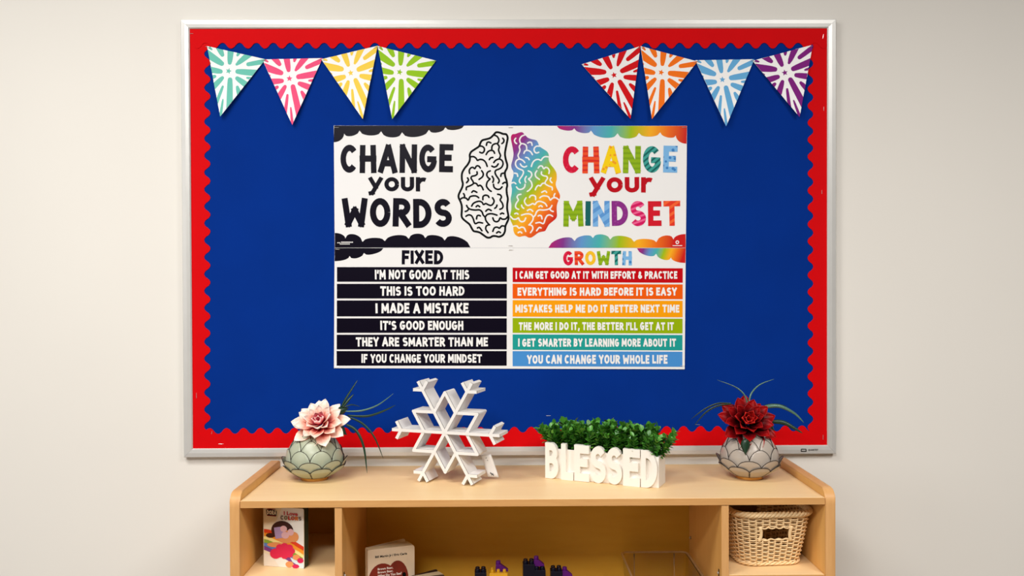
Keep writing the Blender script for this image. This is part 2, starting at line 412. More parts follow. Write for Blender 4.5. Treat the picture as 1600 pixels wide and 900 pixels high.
# scalloped red border strips, each a card strip of its own
def scallop_strip(outer0, outer1, base, tip, p0, p1, phase, per, vert, inner_sign):
    """outline: straight outer edge and a wavy inner edge"""
    mid = (base+tip)/2; amp = abs(tip-base)/2; pts = []
    N = int(abs(p1-p0)/per*14)
    for i in range(N+1):
        s_ = p0+(p1-p0)*i/N; c = cos(2*pi*(s_-phase)/per); c = math.copysign(abs(c)**.8, c)
        vv = mid+inner_sign*amp*c
        pts.append((vv, s_) if vert else (s_, vv))
    pts += ([(outer0, p1), (outer0, p0)] if vert else [(p1, outer0), (p0, outer0)])
    return pts
def strip(poly, d, label, th=.0008):
    c = bd(sum(p[0] for p in poly)/len(poly), sum(p[1] for p in poly)/len(poly), d)
    V, T, G = union([[poly]]); mb = MB(); n = len(V)
    fr = [bd(q.x, q.y, d) for q in V]; mb.v = fr+[p+Vector((0, th, 0)) for p in fr]
    mb.f = list(T)+[(a+n, c_+n, b+n) for a, b, c_ in T]
    from collections import Counter
    cnt = Counter(frozenset(e) for t in T for e in ((t[0], t[1]), (t[1], t[2]), (t[2], t[0])))
    for e, k in cnt.items():
        if k == 1:
            a, b = tuple(e); mb.f.append((a, b, b+n, a+n))
    mb.m = [0]*len(mb.f)
    o = mb.build('scalloped_border', M_red, None, c)
    return tag(o, label, 'border trim', 'red scalloped border strips')
PER = 26.45
s1 = strip(scallop_strip(293.5, 0, 319, 328.6, 42, 702, 124, PER, True, 1), .0138, 'red scalloped card strip down the left side of the blue board')
s2 = strip(scallop_strip(1295.6, 0, 1270.8, 1262, 42, 699, 165.3, PER, True, -1), .0138, 'red scalloped card strip down the right side of the blue board')
s3 = strip(scallop_strip(43, 0, 66.8, 75.8, 294, 1295, 361, PER, False, 1), .0150, 'red scalloped card strip along the top edge of the blue board')
s4 = strip([(x, y+(702.3-698)*0 + (-2.2*(x-800)/500)) for x, y in scallop_strip(701.5, 0, 676, 667, 292, 1297, 354, PER, False, -1)], .0150, 'red scalloped card strip along the bottom edge behind the ornaments')
for s_, L_ in ((s3, ((298.5, 52.6, 0, 7), (1286, 57, 100, 7), (324, 72.8, 0, 5))), (s4, ((345, 693.6, 0, 7.5), (331, 676, 100, 4), (1286, 683, 90, 7))), (s1, ((307, 618, 88, 8),)), (s2, ((1284, 300, 90, 6), (1287, 170, 92, 6)))):
    for a, b, c_, l in L_: staple(a, b, .0151 if s_ in (s3, s4) else .0139, s_, c_, l, s_.location)

# ------------------------------------------------------------------ pennants
P2c = [((x-405)*7.2, (y-80)*7.2) for x, y in ((409.9, 93), (504, 90.7), (456.5, 195.2))]
RAYS = [(330,215,302,40,44,76),(412,212,540,40,30,78),(395,112,412,50,25,46),(538,180,730,95,45,58),(442,288,700,246,55,78),(562,331,660,326,22,38),
 (455,365,620,428,48,74),(480,460,550,585,34,62),(380,400,455,730,54,74),(355,636,374,830,16,34),(318,495,292,700,26,40),(290,400,215,525,40,66),
 (203,405,150,436,36,48),(253,335,80,348,50,74),(245,245,40,172,54,88),(118,275,80,258,18,34),(228,148,140,40,44,74),(96,119,60,98,18,28)]
def star(c, r, rot=0):
    return [(c[0]+(r if k % 2 == 0 else r*.45)*sin(rot+k*pi/5), c[1]-(r if k % 2 == 0 else r*.45)*cos(rot+k*pi/5)) for k in range(10)]
PENN = [('teal', (110, 198, 180), (323.5, 72), (414.7, 92.5), (344, 182), 'teal firework patterned paper pennant, nearest the upper left corner of the board', .0176),
 ('pink', (246, 84, 130), (410, 92.8), (504, 90.7), (456.5, 195.2), 'pink firework patterned paper pennant between the teal and yellow ones', .0164),
 ('yellow', (255, 214, 80), (502, 92.5), (590, 71.5), (566.7, 185.9), 'yellow firework patterned paper pennant beside the pink one', .0178),
 ('green', (152, 202, 30), (590, 71.8), (681.3, 94.7), (612.8, 185.9), 'lime green firework patterned paper pennant', .0164),
 ('red', (214, 2, 14), (908.8, 100.5), (1000.8, 72), (985.3, 185.9), 'red firework patterned paper pennant', .0164),
 ('orange', (255, 118, 14), (1000.8, 72), (1089.9, 96), (1018.7, 185.9), 'orange firework patterned paper pennant', .0178),
 ('blue', (104, 176, 226), (1086.5, 94), (1178.7, 92.5), (1134.7, 197.3), 'light blue firework patterned paper pennant', .0164),
 ('purple', (130, 24, 128), (1176, 95), (1270, 70), (1249.3, 182.7), 'purple firework patterned paper pennant, nearest the upper right corner of the board', .0178)]
for nm, col, A, B, C_, lab, d0 in PENN:
    m1 = mat('pennant_'+nm, col, .55, spec=.12, var=.03, scale=20)
    a0, b0, c0 = P2c; u = (b0[0]-a0[0], b0[1]-a0[1]); v_ = (c0[0]-a0[0], c0[1]-a0[1]); det = u[0]*v_[1]-u[1]*v_[0]
    def tr(p):
        x, y = p[0]-a0[0], p[1]-a0[1]; s_ = (x*v_[1]-y*v_[0])/det; t_ = (u[0]*y-u[1]*x)/det
        return (A[0]+(B[0]-A[0])*s_+(C_[0]-A[0])*t_, A[1]+(B[1]-A[1])*s_+(C_[1]-A[1])*t_)
    tri = [A, B, C_]; polys = []
    for x0, y0, x1, y1, w0, w1 in RAYS:
        l = math.hypot(x1-x0, y1-y0); nx, ny = -(y1-y0)/l, (x1-x0)/l
        P = [(x0+(x1-x0)*k/6, y0+(y1-y0)*k/6) for k in range(7)]
        W_ = [w0+(w1-w0)*sqrt(k/6) for k in range(7)]
        half = [(p[0]+nx*q/2, p[1]+ny*q/2) for p, q in zip(P, W_)]; oth = [(p[0]-nx*q/2, p[1]-ny*q/2) for p, q in zip(P, W_)]
        a_ = atan2(ny, nx); capp = [(x0+w0/2*cos(a_+pi*k/7), y0+w0/2*sin(a_+pi*k/7)) for k in range(1, 7)]
        polys.append(clip_convex([tr(p) for p in half[::-1]+capp+oth], tri))
    polys.append([tr(p) for p in star((340, 308), 36, .05)])
    mid = ((A[0]+B[0])/2, (A[1]+B[1])/2); hh = math.hypot(C_[0]-mid[0], C_[1]-mid[1])
    def fn(x, y):
        k = ((x-mid[0])*(C_[0]-mid[0])+(y-mid[1])*(C_[1]-mid[1]))/hh/hh
        return bd(x, y, d0+.012*max(0, k)**1.5)
    V, T, G = union([[tri], polys]); loc = bd(*mid, d0)
    mb = MB(); mb.v = [fn(q.x, q.y) for q in V]; mb.f = T; mb.m = G
    o = mb.build('pennant', [M_white, m1], None, loc, recalc=False)
    if sum(p.normal.y*p.area for p in o.data.polygons) > 0: o.data.flip_normals()
    md = o.modifiers.new('paper', 'SOLIDIFY'); md.thickness = .0005; md.offset = -1
    tag(o, lab, 'pennant', 'firework pennants on the board')
    for e in (A, B):
        staple(e[0]+(mid[0]-e[0])*.07, e[1]+2.2+(mid[1]-e[1])*.07, d0+.0004, o, 20 if e is A else -20, 5.5, loc)

# ------------------------------------------------------------------ the two poster sheets
D1 = .0150
def sheet(name, corners, label, d):
    loc = bd(sum(c[0] for c in corners)/4, sum(c[1] for c in corners)/4, d)
    t = thing(name, label, 'poster', loc)
    mb = MB(); f = [bd(*c, d)-loc for c in corners]; g = [p+Vector((0, .0006, 0)) for p in f]
    mb.add(f+g, [(0,1,2,3),(7,6,5,4),(0,4,5,1),(1,5,6,2),(2,6,7,3),(3,7,4,0)]); mb.build('sheet', M_white, t)
    return t, loc
ban, LB = sheet('mindset_banner', [(521.5, 196.2), (1073.5, 196.6), (1071.6, 387.2), (523, 387.2)], 'white banner poster with a half rainbow brain between bold words', D1)
cha, LC = sheet('mindset_chart', [(522.8, 387.4), (1071.6, 387.4), (1069.8, 577), (521.8, 575.2)], 'chart poster listing fixed and growth phrases in black and coloured bars', D1)
pb = lambda k=1: (lambda x, y: bd(x, y, D1+.00035*k)-LB)
pc = lambda k=1: (lambda x, y: bd(x, y, D1+.00035*k)-LC)
def cloud(cusps, bul, corner, n=9):
    """outline through the cusps with an arc bulging to the y value in bul between each pair, closed through the corner points"""
    pts = []
    for (a, b), ex in zip(zip(cusps, cusps[1:]), bul):
        my = (a[1]+b[1])/2; hgt = ex-my
        for k in range(n):
            t = k/n; s_ = sqrt(max(0, 1-(2*t-1)**2)); pts.append((a[0]+(b[0]-a[0])*t, a[1]+(b[1]-a[1])*t+hgt*s_))
    pts.append(cusps[-1]); return pts+corner
cv = lambda ox, oy, k: (lambda L_: [(ox+x/k, oy+y/k) for x, y in L_])
a3 = cv(515, 190, 4.284); a4 = cv(790, 190, 4.286); a5 = cv(515, 380, 4.284); a6 = cv(790, 380, 4.286)
Y3 = lambda L_: [190+y/4.284 for y in L_]
Y5 = lambda L_: [380+y/4.284 for y in L_]
def qcorner(a, b, n=8):   # quarter bump ending on the sheet's edge
    return [(a[0]+(b[0]-a[0])*sin(pi/2*k/n), b[1]+(a[1]-b[1])*cos(pi/2*k/n)) for k in range(n+1)]
def cloudshape(cusps, bul, last, corner):
    P = cloud(cusps, bul, []); Q = []
    for k in range(1, 9):
        t = pi/2*k/8; a = cusps[-1]; Q.append((last[0]+(a[0]-last[0])*cos(t), a[1]+(last[1]-a[1])*sin(t)))
    return P+Q+corner
c1 = cloudshape(a3([(900,27),(775,38),(665,55),(485,72),(345,65),(200,60),(97,80)]), Y3([56,73,103,106,93,96]), a3([(28,138)])[0], [(522, 196.4)])
c2_ = cloudshape(a3([(943,842),(770,795),(640,780),(530,785),(370,800),(220,805),(105,783)]), Y3([772,760,750,760,778,754]), a3([(35,745)])[0], [(523.2, 387)])
flat('dark_cloud_border', [[c1]], M_black, pb(), ban); flat('dark_cloud_border', [[c2_]], M_black, pb(), ban)
RB = [(0, (188, 10, 100)), (.14, (130, 50, 140)), (.28, (96, 150, 206)), (.42, (72, 178, 176)), (.57, (156, 190, 20)), (.72, (250, 176, 30)), (.86, (240, 110, 24)), (1, (206, 24, 24))]
x_a = bd(870, 0, D1).x-LB.x; x_b = bd(1073, 0, D1).x-LB.x
M_rb = ramp_mat('rainbow_print', RB, (1/(x_b-x_a), 0, -.3), off=-x_a/(x_b-x_a)+.05)
c3 = cloudshape(a4([(343,29),(460,45),(572,60),(750,78),(893,75),(1035,72),(1140,92)]), Y3([59,76,108,113,101,106]), a4([(1212,148)])[0], [(1073.3, 196.8)])
c4 = cloudshape(a4([(287,845),(462,800),(585,780),(700,790),(860,805),(1010,808),(1125,790)]), Y3([780,763,755,765,785,763]), a4([(1205,753)])[0], [(1071.4, 387)])
flat('rainbow_cloud_border', [[c3]], M_rb, pb(), ban); flat('rainbow_cloud_border', [[c4]], M_rb, pb(), ban)
c5 = cloudshape(a5([(360,33),(230,65),(133,85)]), Y5([72,100]), a5([(34,120)])[0], [(523, 387.6)])
flat('dark_cloud_border', [[c5]], M_black, pc(), cha)
x_c = bd(995, 0, D1).x-LC.x; x_d = bd(1071, 0, D1).x-LC.x
M_rb2 = ramp_mat('rainbow_print_small', RB, (1/(x_d-x_c), 0, -2.5), off=-x_c/(x_d-x_c)+.42)
c6 = cloudshape(a6([(880,34),(1008,70),(1108,95)]), Y5([82,110]), a6([(1204,132)])[0], [(1071.3, 387.6)])
flat('rainbow_cloud_border', [[c6]], M_rb2, pc(), cha)
# the words of the banner
def words(parent, fn, s, rect, cols, t, seed, gap=.09, jit=1.0, name='lettering'):
    L_ = text_polys(s, *rect, t=t, seed=seed, gap=gap, jit=jit)
    return flat(name, L_, cols, fn, parent, apart=True)
words(ban, pb(2), 'CHANGE', (532, 708, 226, 269.5), M_black, .22, 3)
words(ban, pb(2), 'your', (576, 665.5, 270.5, 299), M_black, .22, 4, jit=.3)
words(ban, pb(2), 'WORDS', (534.5, 706, 310.5, 355), M_black, .225, 5)
def pat(name, c1_, c2x, kind, sc, rot=0):
    M = mat(name, c1_, .42, spec=.12, var=.01); nt = M.node_tree; b = nt.nodes['Principled BSDF']
    mix = [n_ for n_ in nt.nodes if n_.type == 'MIX'][0]; mp = [n_ for n_ in nt.nodes if n_.type == 'MAPPING'][0]
    mp.inputs['Rotation'].default_value = (0, rot, 0)
    if kind == 'wave': tx = nt.nodes.new('ShaderNodeTexWave'); tx.inputs['Scale'].default_value = sc; tx.inputs['Distortion'].default_value = 1.0; out = tx.outputs[1]; tx.bands_direction = 'Z'
    elif kind == 'stripe': tx = nt.nodes.new('ShaderNodeTexWave'); tx.inputs['Scale'].default_value = sc; out = tx.outputs[1]; tx.bands_direction = 'Z'
    else: tx = nt.nodes.new('ShaderNodeTexVoronoi'); tx.inputs['Scale'].default_value = sc; out = tx.outputs[0]
    st = nt.nodes.new('ShaderNodeMath'); st.operation = 'GREATER_THAN' if kind != 'dot' else 'LESS_THAN'; st.inputs[1].default_value = .62 if kind != 'dot' else .34
    nt.links.new(mp.outputs[0], tx.inputs[0]); nt.links.new(out, st.inputs[0]); nt.links.new(st.outputs[0], mix.inputs[0])
    mix.inputs[6].default_value = (*lin(c1_), 1); mix.inputs[7].default_value = (*lin(c2x), 1)
    return M
ch = [pat('print_crimson', (212, 14, 56), (226, 36, 76), 'dot', 120), pat('print_red_wave', (240, 84, 38), (222, 44, 36), 'wave', 24), pat('print_yellow', (252, 212, 14), (244, 160, 34), 'dot', 90),
      pat('print_lime', (146, 182, 24), (128, 166, 20), 'stripe', 22), pat('print_teal', (64, 164, 154), (18, 100, 96), 'stripe', 26, R(40)), pat('print_sky', (126, 184, 232), (62, 130, 196), 'dot', 80)]
words(ban, pb(2), 'CHANGE', (879.5, 1058.5, 228.5, 270), ch, .22, 3)
M_cr = mat('print_dark_red', (192, 4, 26), .42, spec=.12)
words(ban, pb(2), 'your', (921, 1019, 270.2, 300.7), M_cr, .22, 4, jit=.3)
ms = [ch[3], pat('print_deep_teal', (20, 98, 98), (140, 206, 200), 'dot', 75), pat('print_blue', (124, 180, 232), (92, 152, 216), 'stripe', 14, R(35)), pat('print_purple', (140, 44, 136), (152, 60, 146), 'dot', 110),
      pat('print_pink', (214, 22, 96), (240, 100, 150), 'stripe', 24, R(20)), pat('print_red_check', (214, 24, 44), (196, 16, 40), 'dot', 70), pat('print_tomato', (234, 56, 36), (248, 104, 52), 'stripe', 18, R(35))]
words(ban, pb(2), 'MINDSET', (880, 1063, 314, 353.5), ms, .22, 6)
# brain
bx = lambda L_: [(710+x/10, 200+y/10) for x, y in L_]
OUT = [(615,105),(650,68),(700,70),(760,92),(810,100),(832,150),(820,230),(800,330),(790,410),(805,500),(825,570),(820,630),(790,690),(795,760),(815,820),(825,900),(815,950),(820,1030),(835,1110),(825,1190),(825,1270),(840,1350),(845,1420),(815,1490),(795,1540),(790,1610),(760,1670),(700,1700),(650,1690),(600,1688),(560,1710),(510,1710),(450,1670),(400,1635),(350,1620),(300,1610),(270,1565),(235,1505),(180,1460),(130,1415),(112,1370),(115,1300),(115,1220),(95,1150),(70,1100),(65,1050),(90,990),(120,930),(132,870),(118,810),(115,740),(125,690),(160,630),(205,575),(235,520),(243,470),(240,420),(265,370),(330,325),(385,285),(410,225),(440,190),(500,175),(560,155),(600,120)]
SQ1 = [[(620,110),(665,130),(693,175),(690,215),(670,245)],[(755,160),(775,190),(765,225),(742,243)],[(500,270),(510,230),(540,220),(570,235)],[(670,245),(640,245),(600,265),(585,300),(585,345)],[(670,245),(700,290),(690,340),(700,380),(720,430),(700,480)],[(495,415),(525,370),(570,350),(610,360),(628,395)],[(385,285),(430,285),(465,315),(465,360),(435,390),(395,378)],[(545,495),(565,468),(600,460)],[(615,540),(645,505),(700,485),(745,510),(760,560),(740,610),(700,640),(650,660),(635,695),(655,745),(690,795),(700,830),(685,860)],[(585,595),(620,610),(660,595),(685,560)],[(250,450),(300,448),(340,475),(360,505),(400,490),(450,500),(490,540),(512,600)],[(238,710),(232,665),(255,625),(290,615),(318,635),(345,595),(380,595),(405,625)],[(352,685),(355,720),(320,745),(275,755),(260,785),(285,825),(300,860)],[(425,668),(450,710),(440,760),(385,803)],[(560,670),(520,690),(505,735),(530,780),(555,797),(515,840),(500,900),(515,935),(545,970),(575,990)],[(590,755),(612,800),(600,850)],[(725,755),(735,715),(775,705)],[(205,780),(220,815),(190,855)],[(755,870),(785,850),(820,860)],[(185,965),(190,925),(240,905),(285,880),(305,862),(345,870),(370,905),(400,895),(430,920),(450,965)],[(610,880),(620,925),(660,955),(710,955),(745,920)]]
SQ2 = [[(272,155),(300,132),(350,155)],[(85,270),(130,240),(180,245),(215,275),(245,225),(300,210),(345,215),(380,240)],[(143,175),(158,205),(155,240)],[(445,270),(448,220),(485,200),(525,210),(540,235)],[(595,240),(620,290),(600,340),(565,360),(520,345),(490,330),(455,345),(430,310),(390,295),(340,305),(295,330),(270,370)],[(675,185),(715,195),(735,230),(715,275),(745,320),(760,370),(745,405),(710,420)],[(665,355),(655,385),(630,405)],[(340,380),(365,362),(395,380)],[(190,360),(210,395),(250,420),(320,432),(390,430),(430,460),(450,510),(480,545),(490,590),(520,635),(550,665)],[(225,410),(205,440),(170,455)],[(480,545),(510,505),(560,490),(610,495),(665,512)],[(490,450),(530,420),(575,440)],[(720,495),(745,480),(770,490)],[(180,530),(220,508),(265,520),(295,570),(310,620),(330,645),(380,625),(440,635)],[(345,570),(355,525),(385,515),(405,525)],[(600,555),(620,600),(660,615),(695,595),(715,555),(750,575),(800,570),(835,530)],[(545,660),(500,680),(490,730),(525,785)],[(360,712),(390,705),(430,755)],[(600,765),(625,710),(670,700),(705,715),(740,680),(790,685)],[(660,790),(690,770),(720,785)]]
SQ = SQ1+[[(x, y+850) for x, y in L_] for L_ in SQ2]
outl = catmull(bx(OUT), 3, True)
pl = stroke(outl, 3.2, closed=True)
for s_ in SQ: pl += stroke(catmull(bx(s_), 4), 2.7, 'round')
flat('brain_line_drawing', [pl], M_outline, pb(1), ban)
mir = lambda L_: [(1591.4-x, y) for x, y in L_]
br0 = bd(797, 205, D1)-LB; br1 = bd(877, 372, D1)-LB
M_rb3 = ramp_mat('rainbow_brain_print', RB, ((.46)/(br1.x-br0.x), 0, .80/(br1.z-br0.z)), off=-.46*br0.x/(br1.x-br0.x)-.80*br0.z/(br1.z-br0.z)-.06)
pl2 = []
for s_ in SQ: pl2 += stroke(catmull(mir(bx(s_)), 4), 2.3, 'round')
V, T, G = union([[mir(outl)], pl2])
keep = [t for t, g in zip(T, G) if g == 0]
mb = MB(); f_ = pb(1); mb.v = [f_(q.x, q.y) for q in V]; mb.f = keep; mb.m = [0]*len(keep)
o = mb.build('rainbow_brain', M_rb3, ban, recalc=False)
if o.data.polygons[0].normal.y > 0: o.data.flip_normals()
# fine print and emblem
fp = [[(527+dx, 378.6), (529+dx, 378.6), (529+dx, 380.0), (527+dx, 380.0)] for dx in (0, 2.6)]+[[(533+i*2.1, 377.6), (534.6+i*2.1, 377.6), (534.6+i*2.1, 379.4), (533+i*2.1, 379.4)] for i in range(9)]+[[(531+i*2.0, 380.6), (532.5+i*2.0, 380.6), (532.5+i*2.0, 382), (531+i*2.0, 382)] for i in range(8)]
flat('fine_print', [fp], M_wink, pb(2), ban)
flat('emblem', [[disc((1058.3, 378.5), 2.9)]+[[(1051, 383.2), (1066, 383.2), (1066, 384.4), (1051, 384.4)]]], M_wink, pb(2), ban)
flat('emblem_mark', [[disc((1058.3, 378.5), 1.4)]], M_rb, pb(3), ban)
# headings and bars of the chart
words(cha, pc(1), 'FIXED', (627.8, 692.5, 391, 412.6), M_black, .24, 8)
gr = [ch[0], ch[1], pat('print_gold', (250, 196, 40), (246, 176, 40), 'dot', 120), ch[3], ch[4], ch[5]]
words(cha, pc(1), 'GROWTH', (880, 987.5, 392, 414.5), gr, .24, 9)
LT = [("I'M NOT GOOD AT THIS", 585.7, 733.3, 421.7, 436.6), ('THIS IS TOO HARD', 594, 725.7, 447.4, 462.2), ('I MADE A MISTAKE', 586.7, 732, 473.6, 489.4),
      ("IT'S GOOD ENOUGH", 594.2, 724, 501.3, 515.8), ('THEY ARE SMARTER THAN ME', 556, 762.5, 527, 541.3), ('IF YOU CHANGE YOUR MINDSET', 564.7, 753, 553.3, 567)]
RT = [('I CAN GET GOOD AT IT WITH EFFORT & PRACTICE', 805.6, 1058.3, 423.7, 435.7), ('EVERYTHING IS HARD BEFORE IT IS EASY', 808.6, 1057.6, 449.3, 462), ('MISTAKES HELP ME DO IT BETTER NEXT TIME', 805, 1061.5, 476, 488.5),
      ("THE MORE I DO IT, THE BETTER I'LL GET AT IT", 810.5, 1053, 503.5, 516), ('I GET SMARTER BY LEARNING MORE ABOUT IT', 809.6, 1056.4, 529, 541.7), ('YOU CAN CHANGE YOUR WHOLE LIFE', 823.5, 1043, 554.6, 568.4)]
LROW = [(417.3, 440.2), (443.5, 466.4), (469.4, 494.4), (497.4, 520), (523, 546), (548.5, 571.4)]
RROW = [(419.2, 441.8), (444.4, 467.5), (470, 495.7), (498, 521), (523.5, 547.5), (549.6, 573.2)]
RC = [('dark red', (198, 2, 16)), ('orange', (244, 94, 6)), ('amber', (255, 164, 8)), ('olive green', (152, 180, 6)), ('teal', (32, 158, 150)), ('light blue', (74, 146, 214))]
for i, ((a, b), (s_, x0, x1, y0, y1)) in enumerate(zip(LROW, LT)):
    k = i/5*-.6
    o = flat('phrase_bar', [[[(526.6+k, a), (792+k/2, a), (792+k/2, b), (526.6+k, b)]]], M_black, pc(1), cha)
    words(o, pc(2), s_, (x0, x1, y0, y1), M_wink, .23, 20+i, gap=.08, jit=.8)
for i, ((a, b), (s_, x0, x1, y0, y1), (cn, cc)) in enumerate(zip(RROW, RT, RC)):
    k = i/5*-.6; mm = mat('bar_'+cn.replace(' ', '_'), cc, .4, spec=.12, var=.02, scale=12)
    o = flat('phrase_bar', [[[(801, a-1), (1066.8+k, a), (1066.8+k, b), (801, b-1)]]], mm, pc(1), cha); o['label'] = cn+' phrase bar'
    words(o, pc(2), s_, (x0, x1, y0, y1), M_wink, .25, 40+i, gap=.1, jit=.8)
for px, py, pr, L_ in ((526, 199.3, ban, LB), (798, 199.3, ban, LB), (1069, 199.3, ban, LB), (798, 384, ban, LB), (527.5, 389.5, cha, LC), (798.5, 390.6, cha, LC), (526, 573, cha, LC), (1066, 571.5, cha, LC)):
    staple(px, py, D1+.0008, pr, 0, 6.5, L_)

# ------------------------------------------------------------------ storage shelf
SX, ST, SD, GAP = .0495, ZB-.6362, .38, .0198          # centre x, height of its top, depth, gap to the wall
IW = 1.387/2; SP = .0245; YF = -GAP-SD; YB = -GAP
shelf = thing('storage_shelf', 'low maple storage shelf with raised rounded sides standing under the board', 'shelf', (SX, YF+SD/2, 0))
SL = Vector((SX, YF+SD/2, 0)); y0, y1 = YF-SL.y, YB-SL.y
def side_panel(xa, xb, inner):
    zt = ST+.0205; r = .036; prof = [(y0-.004, .05)]
    prof += [(y0-.004+r-r*cos(pi/2*k/8), zt-r+r*sin(pi/2*k/8)) for k in range(9)]
    prof += [(y1-.02+.02*sin(pi/2*k/6), zt-.02+.02*cos(pi/2*k/6)) for k in range(7)]
    prof += [(y1, .05)]
    c = .0035; cy_ = sum(p[0] for p in prof)/len(prof); cz_ = sum(p[1] for p in prof)/len(prof)
    def inset(p, d):
        return (min(max(p[0], y0-.004+d), y1-d) if True else 0, min(p[1], zt-d))
    n = len(prof); mb = MB()
    rows = [(xa, c), (xa+c*.3, c*.3), (xa+c, 0), (xb-c, 0), (xb-c*.3, c*.3), (xb, c)]
    vs = [(x, inset(p, d)[0], inset(p, d)[1]) for x, d in rows for p in prof]
    o = mb.add(vs, [tuple(range(n))], 0)
    mb.f.append(tuple(o+(5*n)+i for i in range(n-1, -1, -1))); mb.m.append(0)
    for k in range(5):
        for i in range(n-1):
            mb.f.append((o+k*n+i, o+(k+1)*n+i, o+(k+1)*n+i+1, o+k*n+i+1)); mb.m.append(1)
        mb.f.append((o+k*n+n-1, o+(k+1)*n+n-1, o+(k+1)*n, o+k*n)); mb.m.append(1)
    return mb.build('side_panel', [M_maple, M_edgev], shelf, smooth=40)
side_panel(-IW-SP, -IW, 1); side_panel(IW, IW+SP, -1)
def panel(name, x0, x1, ya, yb, za, zb, m_, parent=shelf, band=None, bv=.0012):
    mb = MB(); mb.box(x0, x1, ya, yb, za, zb); o = mb.build(name, m_, parent, bevel=bv)
    if band:
        q = MB(); q.box(x0, x1, ya-.0012, ya-.00002, za+.0004, zb-.0004); q.build('edge_band', band, o, bevel=.0004)
    return o
TT = .0172; e = .0006
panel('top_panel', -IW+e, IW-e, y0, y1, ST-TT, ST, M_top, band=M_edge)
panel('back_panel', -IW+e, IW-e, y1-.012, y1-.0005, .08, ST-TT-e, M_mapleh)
DL, DR, DT = -.4537, .4471, .0172; FZ = ZB-.8205; MZ = .385
dl = panel('divider', DL-DT, DL, y0+.002, y1-.0125, .098, ST-TT-e, M_maple, band=M_edgev)
dr = panel('divider', DR, DR+DT, y0+.002, y1-.0125, .098, ST-TT-e, M_maple, band=M_edgev)
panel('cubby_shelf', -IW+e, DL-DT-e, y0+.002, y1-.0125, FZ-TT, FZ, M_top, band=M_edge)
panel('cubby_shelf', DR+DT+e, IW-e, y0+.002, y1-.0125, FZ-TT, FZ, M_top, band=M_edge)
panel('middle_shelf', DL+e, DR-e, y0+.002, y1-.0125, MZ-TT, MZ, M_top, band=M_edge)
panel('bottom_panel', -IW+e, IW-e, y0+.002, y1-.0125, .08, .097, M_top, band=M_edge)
for sx_ in (-1, 1):
    for yy in (y0+.05, y1-.06):
        mb = MB(); mb.lathe([(0, 0), (.022, 0), (.024, .006), (.024, .05), (0, .05)], 16, c=(sx_*(IW-.04), yy, 0)); mb.v = [(a, b, c*1.6) for a, b, c in mb.v]; mb.build('foot', M_dark, shelf, smooth=40)
def pin(px, py, x, parent, L_=.012):
    p = CAM + ray(px, py)*((x+SX-CAM.x)/ray(px, py).x); p = p-SL; mb = MB()
    s_ = 1 if x < 0 else -1
    mb.box(p.x, p.x+s_*.0012, p.y-.0035, p.y+.0035, p.z-L_, p.z+L_); mb.build('pin_slot', M_dark, parent, bevel=.0005)
    q = MB(); q.lathe([(0, .0), (.003, 0), (.003, .004), (0, .004)], 10); q.v = [(p.x+s_*c, p.y+a, p.z+b) for a, b, c in q.v]; q.build('shelf_pin', M_steel, parent, smooth=40)
pin(1123.5, 895, DR, dr, .009); pin(1079.5, 840, DR, dr, .004); pin(537.5, 899, DL, dl, .008)

# ------------------------------------------------------------------ solids cut from flat outlines
def solid2d(polys, fn, levels, mats_of, name, mats, parent, smooth=False):
    """polys united, then pushed through the depth levels; mats_of[i] is the wall material between level i and i+1"""
    from collections import Counter
    V, T, G = union([polys]); mb = MB(); n = len(V)
    for l in levels: mb.v += [fn(q.x, q.y, l) for q in V]
    for t in T: mb.f.append(t); mb.m.append(0); mb.f.append(tuple(i+n*(len(levels)-1) for i in t[::-1])); mb.m.append(0)
    cnt = Counter(frozenset(x) for t in T for x in ((t[0], t[1]), (t[1], t[2]), (t[2], t[0])))
    ed = [tuple(x) for x, k in cnt.items() if k == 1]
    for i in range(len(levels)-1):
        for a, b in ed: mb.f.append((a+i*n, b+i*n, b+(i+1)*n, a+(i+1)*n)); mb.m.append(mats_of[i])
    return mb.build(name, mats, parent, smooth=smooth)

# ------------------------------------------------------------------ snowflake
pS = on_z(695, 757, ST); rzS = R(-19)
nS = Vector((sin(rzS), -cos(rzS), 0)); dpS = .064
snow = thing('snowflake_ornament', 'white wooden snowflake ornament standing on the shelf top between vase and planter', 'ornament', pS-nS*dpS/2, rzS)
RT_, RJ, RA, TH = .148, .1225, .0585, .0078; HC = RJ*sin(R(60))+.0262*sin(R(60))+TH*.42
def sdir(a, r): return (r*cos(R(a)), r*sin(R(a)))
for k in range(6):
    a = k*60; J = sdir(a, RJ); off = .00025*k
    P = stroke([sdir(a, .0), sdir(a, RT_)], TH)
    for b in (60, -60):
        d_ = sdir(a+b, .0262); P += stroke([J, (J[0]+d_[0], J[1]+d_[1])], TH)
    solid2d(P, lambda x, y, l: (x, l, HC+y), [-dpS/2+off, -dpS/2+off+.0016, -dpS/2+off+.0036, dpS/2-off], (0, 1, 0), 'spoke', [M_snow, M_snowe], snow)
for k in range(6):
    a = k*60+30; A = sdir(a-30, RA); B = sdir(a+30, RA); T_ = sdir(a, RA*sqrt(3))
    solid2d(stroke([A, T_, B], TH)+[disc(T_, TH*.52, n=6, a0=R(a))], lambda x, y, l: (x, l, HC+y), [-dpS/2+.002, -dpS/2+.0036, -dpS/2+.0056, dpS/2-.002], (0, 1, 0), 'diamond_board', [M_snow, M_snowe], snow)
